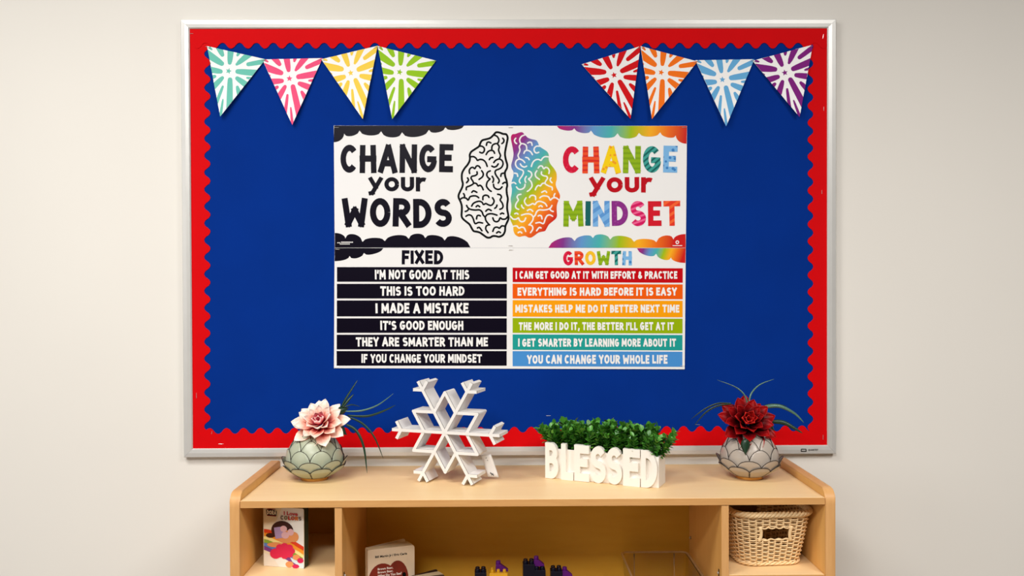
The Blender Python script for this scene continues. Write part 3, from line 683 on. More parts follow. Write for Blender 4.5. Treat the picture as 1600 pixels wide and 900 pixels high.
# paper price tag on a thread behind it
yt = pS.y+.050
inv = Matrix.Rotation(-rzS, 3, 'Z'); base = pS-nS*dpS/2
tp = [on_y(px, py, yt) for px, py in ((751, 711), (767, 710), (779.5, 745.7), (762.5, 744.7))]
mb = MB(); mb.grid(lambda u, v: inv @ ((tp[0].lerp(tp[1], u)).lerp(tp[3].lerp(tp[2], u), v)+Vector((0, .004*sin(pi*v), 0))-base), 4, 6)
tg = mb.build('price_tag', M_white, snow, smooth=True, recalc=False, solid=.0005)
def tagpt(u, v): return inv @ ((tp[0].lerp(tp[1], u)).lerp(tp[3].lerp(tp[2], u), v)+Vector((0, .004*sin(pi*v)-.0009, 0))-base)
mb = MB()
for pth in ([(.35,.16),(.5,.14)], [(.45,.25),(.5,.28)], [(.3,.83),(.42,.9),(.6,.84)], [(.36,.95),(.44,.86),(.56,.95)], [(.34,.8),(.6,.92)]):
    mb.tube([tagpt(*q) for q in pth], .0006, 5)
mb.build('tag_marks', M_outline, tg)
mb = MB(); mb.tube([inv @ (on_y(px, py, yt)-base) for px, py in ((756, 714), (750, 700), (742, 690))], .0005, 5); mb.build('tag_thread', M_snow, snow)

# ------------------------------------------------------------------ planter with raised letters
P0, P1, P2_ = on_z(851.7, 747.3, ST), on_z(1028.5, 764.4, ST), on_z(1040.5, 754.5, ST)
PLn = (P1-P0).length; PD = max(.075, (P2_-P1).length); rzP = atan2((P1-P0).y, (P1-P0).x)
plan = thing('planter_box', 'white box planter with raised capital letters spelling a word on its front', 'planter', P0, rzP)
PH = .0775; LH = .0935; w_ = .006; lt = .014
mb = MB()
x0, x1, ya, yb = .001, PLn-.001, lt*.7, PD
outer = [(x0, ya), (x1, ya), (x1, yb), (x0, yb)]; inn = [(x0+w_, ya+w_), (x1-w_, ya+w_), (x1-w_, yb-w_), (x0+w_, yb-w_)]
rings = [[(a, b, 0) for a, b in outer], [(a, b, PH) for a, b in outer], [(a, b, PH) for a, b in inn], [(a, b, .03) for a, b in inn]]
vs = [p for r_ in rings for p in r_]
fs = [(3, 2, 1, 0), (12, 13, 14, 15)]+[(k*4+i, k*4+(i+1) % 4, k*4+4+(i+1) % 4, k*4+4+i) for k in range(3) for i in range(4)]
mb.add(vs, fs); mb.build('box', M_planter, plan, bevel=.0012)
mb = MB(); mb.box(x0+w_, x1-w_, ya+w_, yb-w_, .032, PH-.008); mb.build('soil', M_soil, plan)
SPN = [('B', 0, .122), ('L', .148, .259), ('E', .267, .402), ('S', .412, .549), ('S', .553, .692), ('E', .700, .845), ('D', .852, .992)]
for i, (c_, a, b) in enumerate(SPN):
    tt = .22 if c_ in 'LE' else .2
    gw, PP = glyph(c_, tt); k = (b-a)*PLn/gw
    PP = [[(a*PLn+p[0]*k, p[1]*LH) for p in q] for q in PP]
    off = .0003*(i % 2)
    solid2d(PP, lambda x, y, l: (x+(.5*(b+a)*PLn-x)*(.02 if l == 0 else 0), l, LH/2+(y-LH/2)*(.985 if l == 0 else 1)+.0003), [off, off+.0016, lt], (0, 0), 'letter', M_planter, plan)

# boxwood: bunches of small oval leaves
plant = thing('boxwood_plant', 'bushy green artificial boxwood growing out of the white letter planter', 'plant', (0, 0, 0))
pc0 = P0 + Matrix.Rotation(rzP, 3, 'Z') @ Vector((PLn/2, (ya+yb)/2, PH-.01)); plant.location = pc0; plant.rotation_euler = (0, 0, rzP)
def leaf(mb, base, d, up, L_, W_, mi):
    d = d.normalized(); sdv = d.cross(up)
    sdv = sdv.normalized() if sdv.length > .01 else Vector((1, 0, 0)); nrm = sdv.cross(d)
    def fn(u, v):
        w2 = W_*(sin(pi*min(1, v**1.35))**.6 if 0 < v < 1 else .06)
        x = (u-.5)*w2; return base + d*(L_*v) + sdv*x + nrm*(-.25*L_*v*v*.5+abs(u-.5)*w2*.35)
    mb.grid(fn, 2, 5, mi)
SPR = []
for k in range(6):
    mb = MB(); H_ = .060
    mb.tube([(0, 0, -.01), (.001, .001, H_*.5), (0, .002, H_)], [.0012, .001, .0006], 5, 4)
    for j in range(30):
        z = H_*(.12+.88*j/29); a = j*2.4+k; el = R(10+55*(j/29)+random.uniform(-14, 14))
        d_ = Vector((cos(a)*cos(el), sin(a)*cos(el), sin(el)))
        leaf(mb, Vector((0, 0, z)), d_, Vector((0, 0, 1)), random.uniform(.014, .0195), random.uniform(.0100, .0132), random.choice((0, 0, 1, 1, 2, 3)))
    SPR.append(mb)
sprs = []
for i in range(98):
    k = i % 6
    ix, iy = i % 14, i//14
    x = -PLn/2+.010+(PLn-.02)*(ix+.5+random.uniform(-.4, .4))/14; y = -PD/2+.016+(PD-.026)*(iy+.5+random.uniform(-.4, .4))/7
    ex = x/(PLn/2); ey = y/(PD/2)
    M_ = Matrix.Translation((x, y, 0)) @ Matrix.Rotation(R(46)*ex**3+R(random.uniform(-9, 9)), 4, 'Y') @ Matrix.Rotation(-R(26)*ey+R(random.uniform(-9, 9)), 4, 'X') @ Matrix.Rotation(random.uniform(0, 6.28), 4, 'Z') @ Matrix.Scale(random.uniform(.92, 1.22)*(1.0-.12*(ey < -.5)), 4)
    if i < 6:
        o = SPR[k].build('sprig', M_leaf+[M_stem], plant, smooth=True, recalc=False); sprs.append(o); o.matrix_local = M_
    else: dup(sprs[k], plant, M_)

# ------------------------------------------------------------------ capiz vases
def globe_r(z):   # body radius of the lotus globe
    P = [(0, .033), (.010, .050), (.022, .066), (.038, .0715), (.055, .0715), (.075, .066), (.092, .0565), (.108, .044), (.118, .036)]
    for (a, ra), (b, rb_) in zip(P, P[1:]):
        if a <= z <= b: t = (z-a)/(b-a); t = t; return ra+(rb_-ra)*t
    return P[-1][1] if z > 0 else P[0][1]
ROWS = [(8, .002, .034, 1.0, .006, .5), (8, .006, .052, 1.0, .0095, 0), (8, .018, .077, 1.0, .001, .5), (8, .040, .100, 1.0, 0, 0), (8, .070, .118, 1.0, 0, .5)]
def vase(px, py, cshell, label, rot, name):
    p = on_z(px, py, ST)
    t = thing('lotus_vase', label, 'vase', p, rot, 'capiz lotus vases on the shelf top')
    mb = MB(); mb.lathe([(0, 0), (.0335, 0), (.0352, .0015), (.0352, .007), (.0335, .0085), (0, .0085)], 40); mb.build('base_ring', M_brass, t, smooth=40)
    B0 = .007; Ms = mat(name, cshell, .33, spec=.5, var=.1, scale=26, bump=.08)
    mb = MB(); mb.lathe([(.031, .004)]+[(globe_r(z)-.004, z+B0) for z in (.004, .01, .02, .035, .05, .07, .09, .105, .115)]+[(globe_r(z)-.006, z+B0) for z in (.115, .09, .05, .02, .006)]+[(0, .012)], 40)
    mb.build('inner_bowl', Ms, t, smooth=True)
    for ri, (n, za, zb, hw, fl, ph) in enumerate(ROWS):
        def wid(v): return 1.0 if v < .42 else sqrt(max(0, 1-((v-.42)/.58)**2))
        def pt(u, v, lift=0):
            z = za+(zb-za)*v; r = globe_r(z)-.0015+.0017*(4-ri)+fl*v**2.4+lift
            a = hw*pi/8*1.03*wid(v)*2*(u-.5)
            flat_k = .5+.4*(fl > .005); rr = r
            return Vector((rr*sin(a), -rr*cos(a), B0+z+.0006))
        mb = MB(); mb.grid(lambda u, v: pt(u, .995*v), 8, 10)
        pet = mb.build('shell_petal', Ms, t, smooth=True, solid=.0007)
        rim = [pt(0, .98*k/12) for k in range(13)]+[pt(.5+.5*sin(pi*q/8-pi/2), .995) for q in range(1, 8)]+[pt(1, .98*k/12) for k in range(12, -1, -1)]
        # keep the rim even: resample by dropping near-coincident points
        rr_ = [rim[0]]
        for q in rim[1:]:
            if (q-rr_[-1]).length > .0012: rr_.append(q)
        mb = MB(); mb.tube(rr_, .00085, 6); mb.build('wire_rim', M_rim, pet, smooth=True)
        for k in range(n):
            Mz = Matrix.Rotation(2*pi*(k+ph)/n, 4, 'Z')
            if k == 0: pet.matrix_local = Mz
            else: dup(pet, t, Mz)
    return t, p
vL, pL = vase(492.0, 748.3, (178, 184, 160), 'greenish lotus vase of shell petals under the pink flower', .05, 'capiz_green')
vR, pR = vase(1170.8, 746.3, (186, 174, 162), 'greyish beige lotus vase of shell petals under the red flower', -.27, 'capiz_beige')

def flower(name, label, base, rings, fpx, tilt, roll, ym, stops, blades, leaves, rough=.5):
    p = Vector((base.x, base.y, ST+.118)); t = thing(name, label, 'flower', p)
    fc = on_y(fpx[0], fpx[1], base.y-.012)-p
    A = Matrix.Translation(fc) @ Matrix.Rotation(roll, 4, 'Y') @ Matrix.Rotation(tilt, 4, 'X')
    Mp = [petal_mat(name+'_petal', st_, rough) for st_ in stops]
    for ri, (n, L_, W_, el, r0, z0, cup, curl) in enumerate(rings):
        def fn(u, v):
            w2 = W_*(.34+.66*sin(pi*min(1, v*.78+.0))) if v < .64 else W_*(.34+.66*sin(pi*.78*.64))*(max(0, 1-((v-.64)/.36)**1.7))
            x = (u-.5)*w2; s_ = (2*(u-.5))
            return Vector((x, L_*v, cup*W_*s_*s_*(.5+.5*sin(pi*v))+curl*L_*v*v))
        mb = MB(); mb.grid(fn, 6, 9); pet = mb.build('petal', Mp[ri >= 3], t, smooth=True, recalc=False, solid=.0008)
        for k in range(n):
            a = 2*pi*(k+.5*(ri % 2))/n+random.uniform(-.12, .12)
            M_ = A @ Matrix.Rotation(a, 4, 'Z') @ Matrix.Translation((0, r0, z0)) @ Matrix.Rotation(R(el+random.uniform(-7, 7)), 4, 'X') @ Matrix.Rotation(random.uniform(-.15, .15), 4, 'Y') @ Matrix.Scale(random.uniform(.93, 1.07), 4)
            if k == 0: pet.matrix_local = M_
            else: dup(pet, t, M_)
    mb = MB(); mb.tube([fc-Vector((0, 0, .004)), fc*.5+Vector((0, .01, -.01)), Vector((0, 0, -.06))], .003, 8); mb.build('stem', M_stem, t, smooth=True)
    for pts, wd, ydepth, mt in blades:
        C_ = catmull(pts, 6); n = len(C_); P = [on_y(x, y, base.y+ydepth[0]+(ydepth[1]-ydepth[0])*i/(n-1))-p for i, (x, y) in enumerate(C_)]
        mb = MB(); vs = []
        for i, q in enumerate(P):
            tg_ = (P[min(i+1, n-1)]-P[max(i-1, 0)]).normalized(); s_ = tg_.cross(Vector((.25, 1, .35))).normalized(); s_ = (s_+Vector((0, .35, 0))).normalized()
            k = i/(n-1); ww = wd*(.55+.45*min(1, k*4))*(1-k**3)+.0003
            bn = tg_.cross(s_).normalized()
            vs += [q-s_*ww/2, q+bn*ww*.18, q+s_*ww/2]
        mb.add(vs, [(i*3+j, i*3+j+1, i*3+j+4, i*3+j+3) for i in range(n-1) for j in (0, 1)])
        mb.build('grass_blade', mt, t, smooth=True, recalc=False, solid=.0006)
    for (bx_, by_), (tx, ty), W_, yy in leaves:
        a = on_y(bx_, by_, base.y+yy[0])-p; b = on_y(tx, ty, base.y+yy[1])-p; mb = MB()
        d = (b-a); sd_ = d.cross(Vector((0, 1, 0))).normalized(); nn = sd_.cross(d).normalized()
        mb.grid(lambda u, v: a+d*v+sd_*((u-.5)*W_*sin(pi*min(.999, v**.7+.02)))+nn*(abs(u-.5)*W_*.5-.004*v*v), 4, 8)
        mb.build('leaf', M_grass, t, smooth=True, recalc=False, solid=.0006)
    return t
zL = cv(430, 580, 4.737); zR = cv(1070, 580, 4.737)
RINGS = [(9, .069, .036, 2, .008, -.006, .20, .05), (9, .060, .034, 22, .008, -.002, .25, .04), (8, .047, .028, 42, .007, .002, .32, .06), (6, .034, .022, 60, .005, .005, .40, .05), (5, .022, .015, 76, .003, .008, .45, -.1)]
PINK = ([(0, (140, 18, 44)), (.30, (206, 66, 82)), (.50, (240, 158, 138)), (.70, (252, 214, 194)), (.9, (255, 242, 232))], [(0, (120, 10, 36)), (.45, (196, 50, 78)), (.7, (222, 96, 110)), (1, (250, 206, 196))])
REDS = ([(0, (8, 0, 2)), (.40, (44, 0, 4)), (.66, (112, 2, 8)), (1, (184, 20, 18))], [(0, (20, 0, 2)), (.3, (80, 2, 6)), (.6, (142, 6, 10)), (1, (204, 36, 26))])
flower('pink_dahlia', 'pink and cream artificial dahlia with dark grass blades in the greenish vase', pL, RINGS, (500.5, 664), R(46), R(-6), 0, PINK,
 [(zL([(490,262),(530,190),(575,120),(610,65)]), .0055, (.01, .03), M_grass), (zL([(500,265),(540,215),(582,170)]), .008, (.01, .02), M_grass),
  (zL([(520,297),(640,292),(760,250),(876,165)]), .0042, (.0, .0), M_grassl), (zL([(535,328),(680,332),(800,295),(892,250)]), .006, (.0, -.02), M_grass),
  (zL([(510,268),(565,248),(628,262)]), .003, (.01, .02), M_grass), (zL([(550,340),(650,390),(735,490),(800,646)]), .0055, (-.02, -.03), M_grass),
  (zL([(525,395),(600,440),(655,560),(680,754)]), .0075, (-.04, -.06), M_grass)],
 [(zL([(450,430)])[0], zL([(530,470)])[0], .03, (-.02, -.01)), (zL([(470,300)])[0], zL([(545,270)])[0], .022, (0, .02))])
flower('red_dahlia', 'dark red artificial dahlia with arching grass blades in the greyish beige vase', pR, RINGS, (1167, 662), R(52), R(2), 0, REDS,
 [(zR([(468,258),(440,175),(370,115),(240,65)]), .0042, (.01, .03), M_grassl), (zR([(474,258),(490,170),(555,100),(662,58)]), .0042, (.01, .03), M_grassl),
  (zR([(345,238),(240,240),(140,285),(45,356)]), .005, (.0, .02), M_grass), (zR([(345,243),(240,258),(150,310),(70,402)]), .0055, (.0, .02), M_grass),
  (zR([(550,285),(620,262),(710,262),(815,315),(882,382)]), .0095, (.0, -.01), M_grassl), (zR([(555,280),(610,250),(690,246),(760,262)]), .004, (.01, .02), M_grass),
  (zR([(600,372),(720,378),(800,415),(872,460)]), .0115, (.0, -.02), M_grass)],
 [(zR([(455,500)])[0], zR([(450,622)])[0], .024, (-.075, -.078)), (zR([(590,380)])[0], zR([(665,440)])[0], .026, (-.02, -.02))], .42)

# ------------------------------------------------------------------ wicker basket
bw, bdp, bh = .0965, .118, .133
bk = thing('wicker_basket', 'woven rattan basket with a cut-out handle in the right cubby', 'basket', (.630, -.241, FZ), R(5))
def ringpt(s, z, off=0.0, shift=True):
    k = .76+.24*(z/bh)**.8; hx, hy = bw*k+off, bdp*k+off; r = .045*k+off
    per = [(2*(hx-r)), (pi/2*r), (2*(hy-r)), (pi/2*r)]*2; per = per[:4]+per[:4]; per = [2*(hx-r), pi/2*r, 2*(hy-r), pi/2*r, 2*(hx-r), pi/2*r, 2*(hy-r), pi/2*r]
    L_ = sum(per); d = (s % 1.0)*L_
    cs = [(-hx+r, -hy), None, (hx, -hy+r), None, (hx-r, hy), None, (-hx, hy-r), None]
    cen = {1: (hx-r, -hy+r, -90), 3: (hx-r, hy-r, 0), 5: (-hx+r, hy-r, 90), 7: (-hx+r, -hy+r, 180)}
    dirs = {0: (1, 0), 2: (0, 1), 4: (-1, 0), 6: (0, -1)}
    for i, q in enumerate(per):
        if d <= q or i == 7:
            if i in dirs: return Vector((cs[i][0]+dirs[i][0]*d, cs[i][1]+dirs[i][1]*d, z))
            cx_, cy_, a0 = cen[i]; a = R(a0+90*d/q); return Vector((cx_+r*cos(a), cy_+r*sin(a), z))
        d -= q
NS = 44; ROWN = 23; hz0, hz1, hxw = .068, .100, .038
mb = MB(); wrap = MB()
for r_ in range(ROWN):
    z = .012+(bh-.022)*r_/(ROWN-1); N = NS*4; cur = []
    def flush():
        if len(cur) > 2: mb.tube(cur, .0018, 5)
    for i in range(N+1):
        s_ = i/N; p = ringpt(s_, z, .0026*sin(pi*NS*s_+pi*r_)); p.z += .0005*sin(s_*40+r_)
        if hz0 < z < hz1 and abs(p.x) < hxw: 
            flush(); cur = []
        else: cur.append(p)
    flush()
mb.build('weave', M_wick, bk, smooth=True, recalc=False)
mb = MB()
for k in range(NS):
    s_ = (k)/NS
    for seg in ((.004, hz0-.001), (hz1+.001, bh-.004)) if abs(ringpt(s_, .09).x) < hxw else ((.004, bh-.004),):
        mb.tube([ringpt(s_, seg[0]+(seg[1]-seg[0])*j/6) for j in range(7)], .0019, 5)
mb.build('stakes', M_wick, bk, smooth=True, recalc=False)
mb = MB()
for st_ in range(4):
    pts = []
    for i in range(NS*10):
        s_ = i/(NS*10); a = 2*pi*(20*s_+st_/4); pts.append(ringpt(s_, bh+.0045*sin(a), .002+.0048*cos(a)))
    mb.tube(pts, .0037, 6, closed=True)
mb.build('braided_rim', M_wick, bk, smooth=True, recalc=False)
mb = MB()
for st_ in range(3):
    pts = []
    for i in range(NS*8):
        s_ = i/(NS*8); a = 2*pi*(16*s_+st_/3); pts.append(ringpt(s_, .0062+.0028*sin(a), .001+.003*cos(a)))
    mb.tube(pts, .0026, 6, closed=True)
mb.build('braided_foot', M_wick, bk, smooth=True, recalc=False)
mb = MB()
for sgn in (-1, 1):
    for sy in (-1,):
        pts = []
        for j in range(9):
            z = hz0-.003+(hz1-hz0+.006)*j/8; k = .76+.24*(z/bh)**.8
            pts.append(Vector((sgn*(hxw+.002-.004*sin(pi*j/8)), sy*(bdp*k+.0015), z)))
        mb.tube(pts, [.0042]*9, 8)
for zz, up in ((hz0-.001, 1), (hz1+.001, -1)):
    k = .76+.24*(zz/bh)**.8
    for j in range(4):
        xc = -hxw+.0095+j*.019; mb.tube([Vector((xc-.0095+.019*q/6, -(bdp*k+.001), zz+up*.0035*sin(pi*q/6))) for q in range(7)], .0019, 6)
mb.build('handle_wrap', M_wick, bk, smooth=True, recalc=False)
mb = MB(); n = 48; mb.add([ringpt(i/n, .003, -.002) for i in range(n)]+[ringpt(i/n, .006, -.002) for i in range(n)], [tuple(range(n-1, -1, -1)), tuple(range(n, 2*n))]+[(i, (i+1) % n, n+(i+1) % n, n+i) for i in range(n)]); mb.build('base', M_wick, bk)

# ------------------------------------------------------------------ books
def rrect(w, h, r, sides=(1, 1), n=5):
    """rounded rectangle, right corners rounded when sides[1], left ones when sides[0]"""
    pts = []
    for cx_, cz_, a0, on in ((w-r, r, -90, sides[1]), (w-r, h-r, 0, sides[1]), (r, h-r, 90, sides[0]), (r, r, 180, sides[0])):
        if on: pts += [(cx_+r*cos(R(a0+90*k/n)), cz_+r*sin(R(a0+90*k/n))) for k in range(n+1)]
        else: pts.append((w if cx_ > w/2 else 0, 0 if cz_ < h/2 else h))
    return pts
def slab(name, outline, ya, yb, m_, parent, M=None):
    mb = MB(); mb.prism(outline, lambda p: Vector((p[0], ya, p[1])), lambda p: Vector((p[0], yb, p[1]))); o = mb.build(name, m_, parent, bevel=.0003, seg=1)
    if M is not None: o.matrix_local = M
    return o
a, b = on_z(412.6, 884, FZ), on_z(475.3, 889, FZ); wB = (b-a).length; hB = .1475
bkD = thing('board_book', 'colourful board book with rainbow cover upright in the left cubby', 'book', a, atan2((b-a).y, (b-a).x))
ol = rrect(wB, hB, .006, (0, 1))
M_cov = mat('cover_sand', (232, 214, 176), .3, spec=.5, c2=(238, 228, 206), scale=9)
slab('front_cover', ol, 0, .0018, M_cov, bkD)
for k in range(7): slab('page', ol, .0026+k*.0031, .0048+k*.0031, M_covdark, bkD, Matrix.Rotation(R(-.5*k), 4, 'Z'))
slab('back_cover', ol, .0262, .028, M_covdark, bkD, Matrix.Rotation(R(-4), 4, 'Z'))
mb = MB(); mb.box(-.0012, -.0002, 0, .027, 0, hB); mb.build('spine', M_cov, bkD)
cvx = lambda x: (x-62)/(575-62)*wB
cvz = lambda y, x: hB*(1-(y-72)/((810+(850-810)*(x-62)/513)-72))
cov = lambda k=1: (lambda x, y: Vector((cvx(x), -.0002*k-.0001, cvz(y, x))))
rect = [(64, 74), (572, 76), (572, 846), (64, 808)]
def band(name, P, col, k=1): return flat(name, [[clip_convex(q, rect) for q in stroke(catmull(P[0], 5), 1, wid=[P[1]]*(len(P[0])*5-4))]], mat('cover_'+name, col, .35, var=.02), cov(k), bkD)
def bands(cols, P, wd):
    for i, c_ in enumerate(cols):
        band('rainbow_band', ([(x-(i*wd*.55), y+i*wd*.86) for x, y in P], wd), c_, 1)
flat('pale_ground', [[clip_convex([(300, 74), (575, 74), (575, 850), (200, 850), (150, 400)], rect)]], mat('cover_pale', (240, 236, 228), .35), cov(1), bkD)
PA = [(40, 375), (140, 385), (260, 430), (420, 500), (600, 610)]
for i, c_ in enumerate(((222, 62, 26), (244, 152, 40), (250, 232, 150), (140, 176, 60), (92, 130, 200), (124, 62, 140))):
    band('rainbow_band', ([(x-i*16, y+i*40) for x, y in PA], 48), c_, 2)
flat('pale_ground', [[clip_convex([(40, 640), (170, 690), (280, 850), (40, 850)], rect)]], mat('cover_pale_low', (236, 228, 214), .35), cov(3), bkD)
flat('pale_ground', [[clip_convex([(395, 700), (600, 800), (600, 870), (430, 760)], rect)]], mat('cover_pale_blue', (214, 232, 238), .35), cov(3), bkD)
# plain splashes of colour in place of the drawn figure
flat('colour_splash', [[disc((300, 360), 140, 118, 24), disc((150, 430), 60, 30, 14)]], mat('cover_brown', (58, 24, 20), .35), cov(4), bkD)
flat('colour_splash', [[disc((345, 440), 118, 84, 24), disc((215, 545), 110, 32, 16), disc((450, 440), 60, 66, 16), disc((392, 790), 52, 40), disc((478, 700), 48, 36)]], mat('cover_tan', (228, 150, 92), .35), cov(5), bkD)
flat('colour_splash', [[[(195, 330), (300, 312), (330, 450), (215, 470)]]], mat('cover_lilac', (174, 148, 190), .35), cov(6), bkD)
flat('colour_splash', [[disc((320, 340), 44, 40), disc((340, 420), 50, 44), disc((410, 380), 40, 44)]], mat('cover_blush', (226, 178, 182), .35), cov(7), bkD)
flat('colour_splash', [[disc((330+88*cos(q*pi/4), 620+62*sin(q*pi/4)), 46, 40) for q in range(8)]+[disc((330, 620), 92, 66), disc((215, 655), 74, 66)]], mat('cover_pink', (222, 36, 80), .35), cov(6), bkD)
flat('colour_splash', [[disc((530, 740), 40, 34), disc((470, 815), 44, 26)]], mat('cover_magenta', (206, 22, 84), .35), cov(6), bkD)
type_line('title_lettering', 'I Love', (324, 500, 116, 165), mat('title_red', (196, 40, 54), .4), cov(8), bkD, .03, 4)
for s_, r0, cc in (('C', (280, 322), (120, 108, 100)), ('O', (326, 372), (140, 128, 96)), ('L', (378, 412), (196, 44, 44)), ('O', (414, 460), (196, 80, 40)), ('R', (466, 506), (226, 120, 40)), ('S', (510, 546), (130, 112, 104))):
    L_ = text_polys(s_, r0[0], r0[1], 172+(r0[0]-280)*.02, 226, t=.26, jit=0)
    flat('title_lettering', [[p for l in L_ for p in l]], mat('title_ink', cc, .4), cov(8), bkD)
flat('logo_plate', [[[(98, 112), (160, 100), (230, 122), (232, 170), (222, 190), (112, 186), (100, 160)]]], M_outline, cov(8), bkD)
L_ = text_polys('DORA', 108, 228, 116, 168, t=.24, jit=1)
flat('logo_lettering', L_, mat('logo_white', (242, 232, 214), .4), cov(9), bkD, apart=True)
flat('logo_stripe', [[[(110, 96), (216, 94), (218, 102), (112, 105)], [(112, 176), (224, 180), (222, 190), (112, 186)]]], mat('logo_red', (150, 34, 30), .4), cov(9), bkD)

# cream board book leaning in the middle bay, slightly fanned
TL = on_y(575.3, 859.7, -.212); zt_ = TL.z; TRp = on_z(647.7, 851.4, zt_); wC = (TRp-TL).length; hC = zt_-MZ
M_redpaint = mat('cover_red_brown', (150, 38, 22), .4, c2=(92, 34, 18), scale=20, stretch=(6, 1, .6))
def fanned(name, label, org, rz, w, h, covm, fan, n):
    t = thing(name, label, 'book', org, rz, 'board books in the middle bay'); ol = rrect(w, h, .007, (0, 1))
    slab('front_cover', ol, 0, .0022, covm, t)
    for k in range(n): slab('page', ol, .0028+k*.0026, .0050+k*.0026, M_board, t, Matrix.Translation((0, 0, 0)) @ Matrix.Rotation(R(fan*.55*k/n), 4, 'Z'))
    o = slab('back_cover', ol, 0, .0022, covm, t, Matrix.Translation((0, .004+n*.0026, 0)) @ Matrix.Rotation(R(fan), 4, 'Z'))
    mb = MB(); mb.box(-.0016, -.0002, 0, .006+n*.0026, 0, h); mb.build('spine', covm, t)
    return t
rzC = atan2((TRp-TL).y, (TRp-TL).x)
bkC = fanned('board_book', 'cream board book with a red brown shape and white title standing in the middle bay', Vector((TL.x, TL.y, MZ)), rzC, wC, hC, M_cover_cream, 21, 7)
cx_ = lambda x: (x-175)/(1003-175)*wC
def cfn(k): return lambda x, y: Vector((cx_(x), -.0002*k-.0001, hC-(y-(225-95*(x-175)/828))/828*wC))
flat('cover_shape', [[disc((440, 800), 270, 345, 26), disc((700, 720), 190, 315, 26), [(180+60, 830), (900, 820), (880, 1400), (220, 1400)]]], M_redpaint, cfn(1), bkC)
flat('cover_spot', [[disc((812, 655), 34, 44, 16)]], M_outline, cfn(2), bkC)
SLP = -95/828
type_line('title_lettering', 'Bill Martin Jr / Eric Carle', (297, 866, 325, 376), M_outline, cfn(2), bkC, .025, SLP*569)
for i, (s_, x1_) in enumerate((('Brown Bear,', 612), ('Brown Bear,', 612), ('What Do You See?', 765))):
    type_line('title_lettering', s_, (340, x1_, 540+i*58, 584+i*58), M_wink, cfn(2), bkC, .025, SLP*(x1_-340))
TL2 = on_y(640, 903.5, -.20); TR2 = on_z(689, 899, TL2.z)
bkC2 = fanned('board_book', 'shorter board book with fanned pages, mostly below the picture, beside the cream one', Vector((TL2.x+.012, TL2.y, MZ)), atan2((TR2-TL2).y, (TR2-TL2).x)+.1, (TR2-TL2).length, TL2.z-MZ, mat('cover_dark_brown', (70, 48, 36), .4), 21, 6)

# ------------------------------------------------------------------ toy bricks
U = .0155
M_navy = mat('navy_plastic', (4, 6, 32), .35, spec=.3, var=.02); M_purp = mat('purple_plastic', (92, 14, 124), .35, spec=.3, var=.02); M_yel = mat('yellow_plastic', (232, 176, 30), .32, spec=.5, var=.02)
def brick(label, m_, x, y, z, nx, ny, h, stud_r=.0058, u=U, kind='block', group='toy building bricks in the middle bay'):
    t = thing('toy_brick', label, 'toy brick', (x, y, z), R(2), group); w, d = nx*u, ny*u
    mb = MB(); mb.box(-w/2+.0002, w/2-.0002, -d/2+.0002, d/2-.0002, 0, h); mb.build('body', m_, t, bevel=.0008)
    for i in range(nx):
        for j in range(ny):
            q = MB(); q.lathe([(stud_r, 0), (stud_r, .0068), (stud_r*.86, .0082), (0, .0082)], 18, c=(-w/2+u*(i+.5), -d/2+u*(j+.5), h)); q.build('stud', m_, t, smooth=40)
    return t
def slope(label, x, y, z, w, h):
    t = thing('toy_brick', label, 'toy brick', (x, y, z), R(2), 'toy building bricks in the middle bay'); d = U*1.0
    prof = [(-w/2, 0), (w/2, 0), (w/2, h*.25), (-w/2+.013, h), (-w/2, h)]
    mb = MB(); mb.prism(prof, lambda p: Vector((p[0], -d/2, p[1])), lambda p: Vector((p[0], d/2, p[1]))); mb.build('body', M_purp, t, bevel=.0008)
    q = MB(); q.lathe([(.0062, 0), (.0062, .007), (.0052, .0086), (0, .0086)], 18, c=(-w/2+.0068, 0, h)); q.build('stud', M_purp, t, smooth=40)
    return t
yb_ = -.17
def zat(py): return on_y(800, py, yb_).z
def xat(px, py): return on_y(px, py, yb_).x
zA = zat(891.5); xA = xat(750.8, 892)
brick('navy toy brick with two round studs, left of the yellow brick', M_navy, xA, yb_, MZ, 2, 2, zA-MZ)
zY = zat(892.5); brick('yellow toy brick with small studs under a purple slope', M_yel, xat(778.5, 892), yb_, MZ, 3, 2, zY-MZ, .0042, U*1.03)
slope('purple slope brick on top of the yellow brick', xat(784.2, 888), yb_+.004, zY+.0001, .0325, .0185)
zB2 = zat(883.5); zB3 = zat(879.5); brick('tall navy toy brick in the centre of the middle bay', M_navy, xat(826, 880), yb_, MZ, 2, 2, zB3-MZ); 
brick('low navy toy brick under the tallest purple slope', M_navy, xat(842.8, 884), yb_, MZ, 2, 2, zB2-MZ-.0084)
slope('highest purple slope brick on the central navy bricks', xat(842, 880), yb_-.002, zB2+.0001, .0275, .0165)
zC = zat(890.5); brick('navy toy brick at the right end of the row of bricks', M_navy, xat(869, 890), yb_, MZ, 2, 2, zC-MZ)
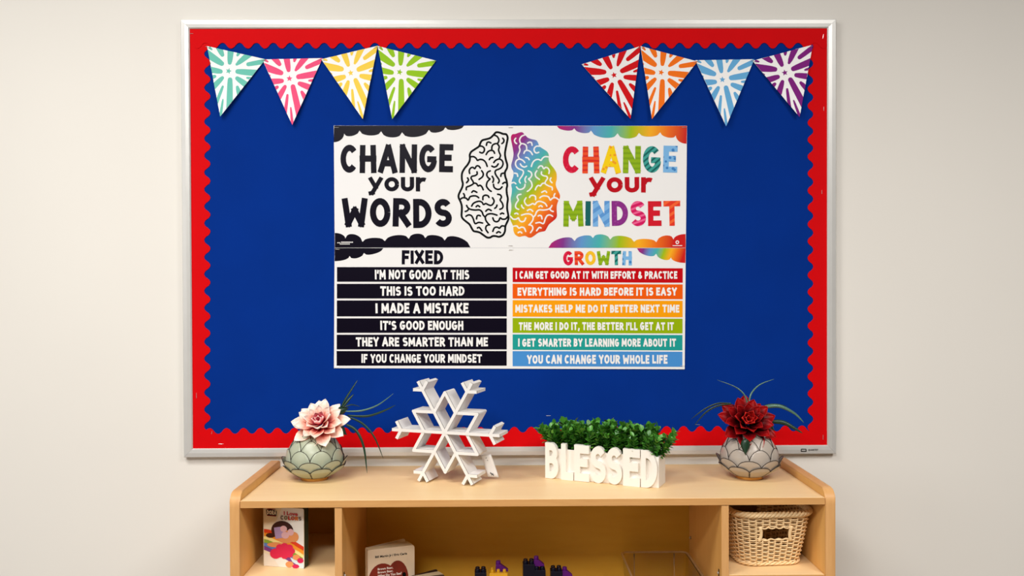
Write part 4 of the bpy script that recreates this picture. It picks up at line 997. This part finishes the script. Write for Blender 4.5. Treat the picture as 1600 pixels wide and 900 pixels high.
zC3 = zat(900); brick('rightmost low navy toy brick carrying a purple slope', M_navy, xat(885.6, 895), yb_, MZ, 1, 1, zC3-MZ-.0084)
slope('rightmost purple slope brick of the row', xat(886, 895), yb_-.002, zC3+.0001, .0265, .0155)

# ------------------------------------------------------------------ clear plastic bin
rl, rr_, yk = on_y(968, 862, -.062), on_y(1074.5, 862, -.062), -.062
bwid = (rr_-rl).x; bhh = rl.z-MZ; bcx = (rl.x+rr_.x)/2; bdep = .26
bin_ = thing('plastic_bin', 'clear plastic bin with a rolled rim in the middle bay', 'bin', (bcx, yk-bdep/2, MZ))
def rr2(hx, hy, r, z, n=6):
    return [(sx_*(hx-r)+r*cos(a), sy*(hy-r)+r*sin(a), z) for sx_, sy, a0 in ((1, -1, -90), (1, 1, 0), (-1, 1, 90), (-1, -1, 180)) for a in [R(a0+90*k/n) for k in range(n+1)]]
def loft(mb, rings):
    n = len(rings[0]); o = mb.add([p for r_ in rings for p in r_], [(k*n+i, k*n+(i+1) % n, (k+1)*n+(i+1) % n, (k+1)*n+i) for k in range(len(rings)-1) for i in range(n)])
    return o, n
hx, hy = bwid/2, bdep/2
mb = MB()
R_ = [rr2(hx-.018, hy-.018, .012, .0005), rr2(hx-.014, hy-.014, .014, .004), rr2(hx-.006, hy-.006, .016, bhh-.003), rr2(hx-.008, hy-.008, .016, bhh-.003), rr2(hx-.0158, hy-.0158, .014, .0062), rr2(hx-.019, hy-.019, .012, .003)]
o, n = loft(mb, R_); mb.f += [tuple(range(n-1, -1, -1)), tuple(range(5*n, 6*n))]; mb.m += [0, 0]
mb.build('tub', M_clear, bin_, smooth=40)
mb = MB(); mb.tube([Vector(p) for p in rr2(hx-.004, hy-.004, .017, bhh)], .0030, 8, closed=True); mb.build('rim', M_clearrim, bin_, smooth=True)
for xx in (-.055, .055):
    mb = MB(); mb.tube([(xx, hy-.0065-.008*(1-k/5), .02+(bhh-.024)*k/5) for k in range(6)], .0016, 6); mb.build('rib', M_clearrim, bin_, smooth=True)
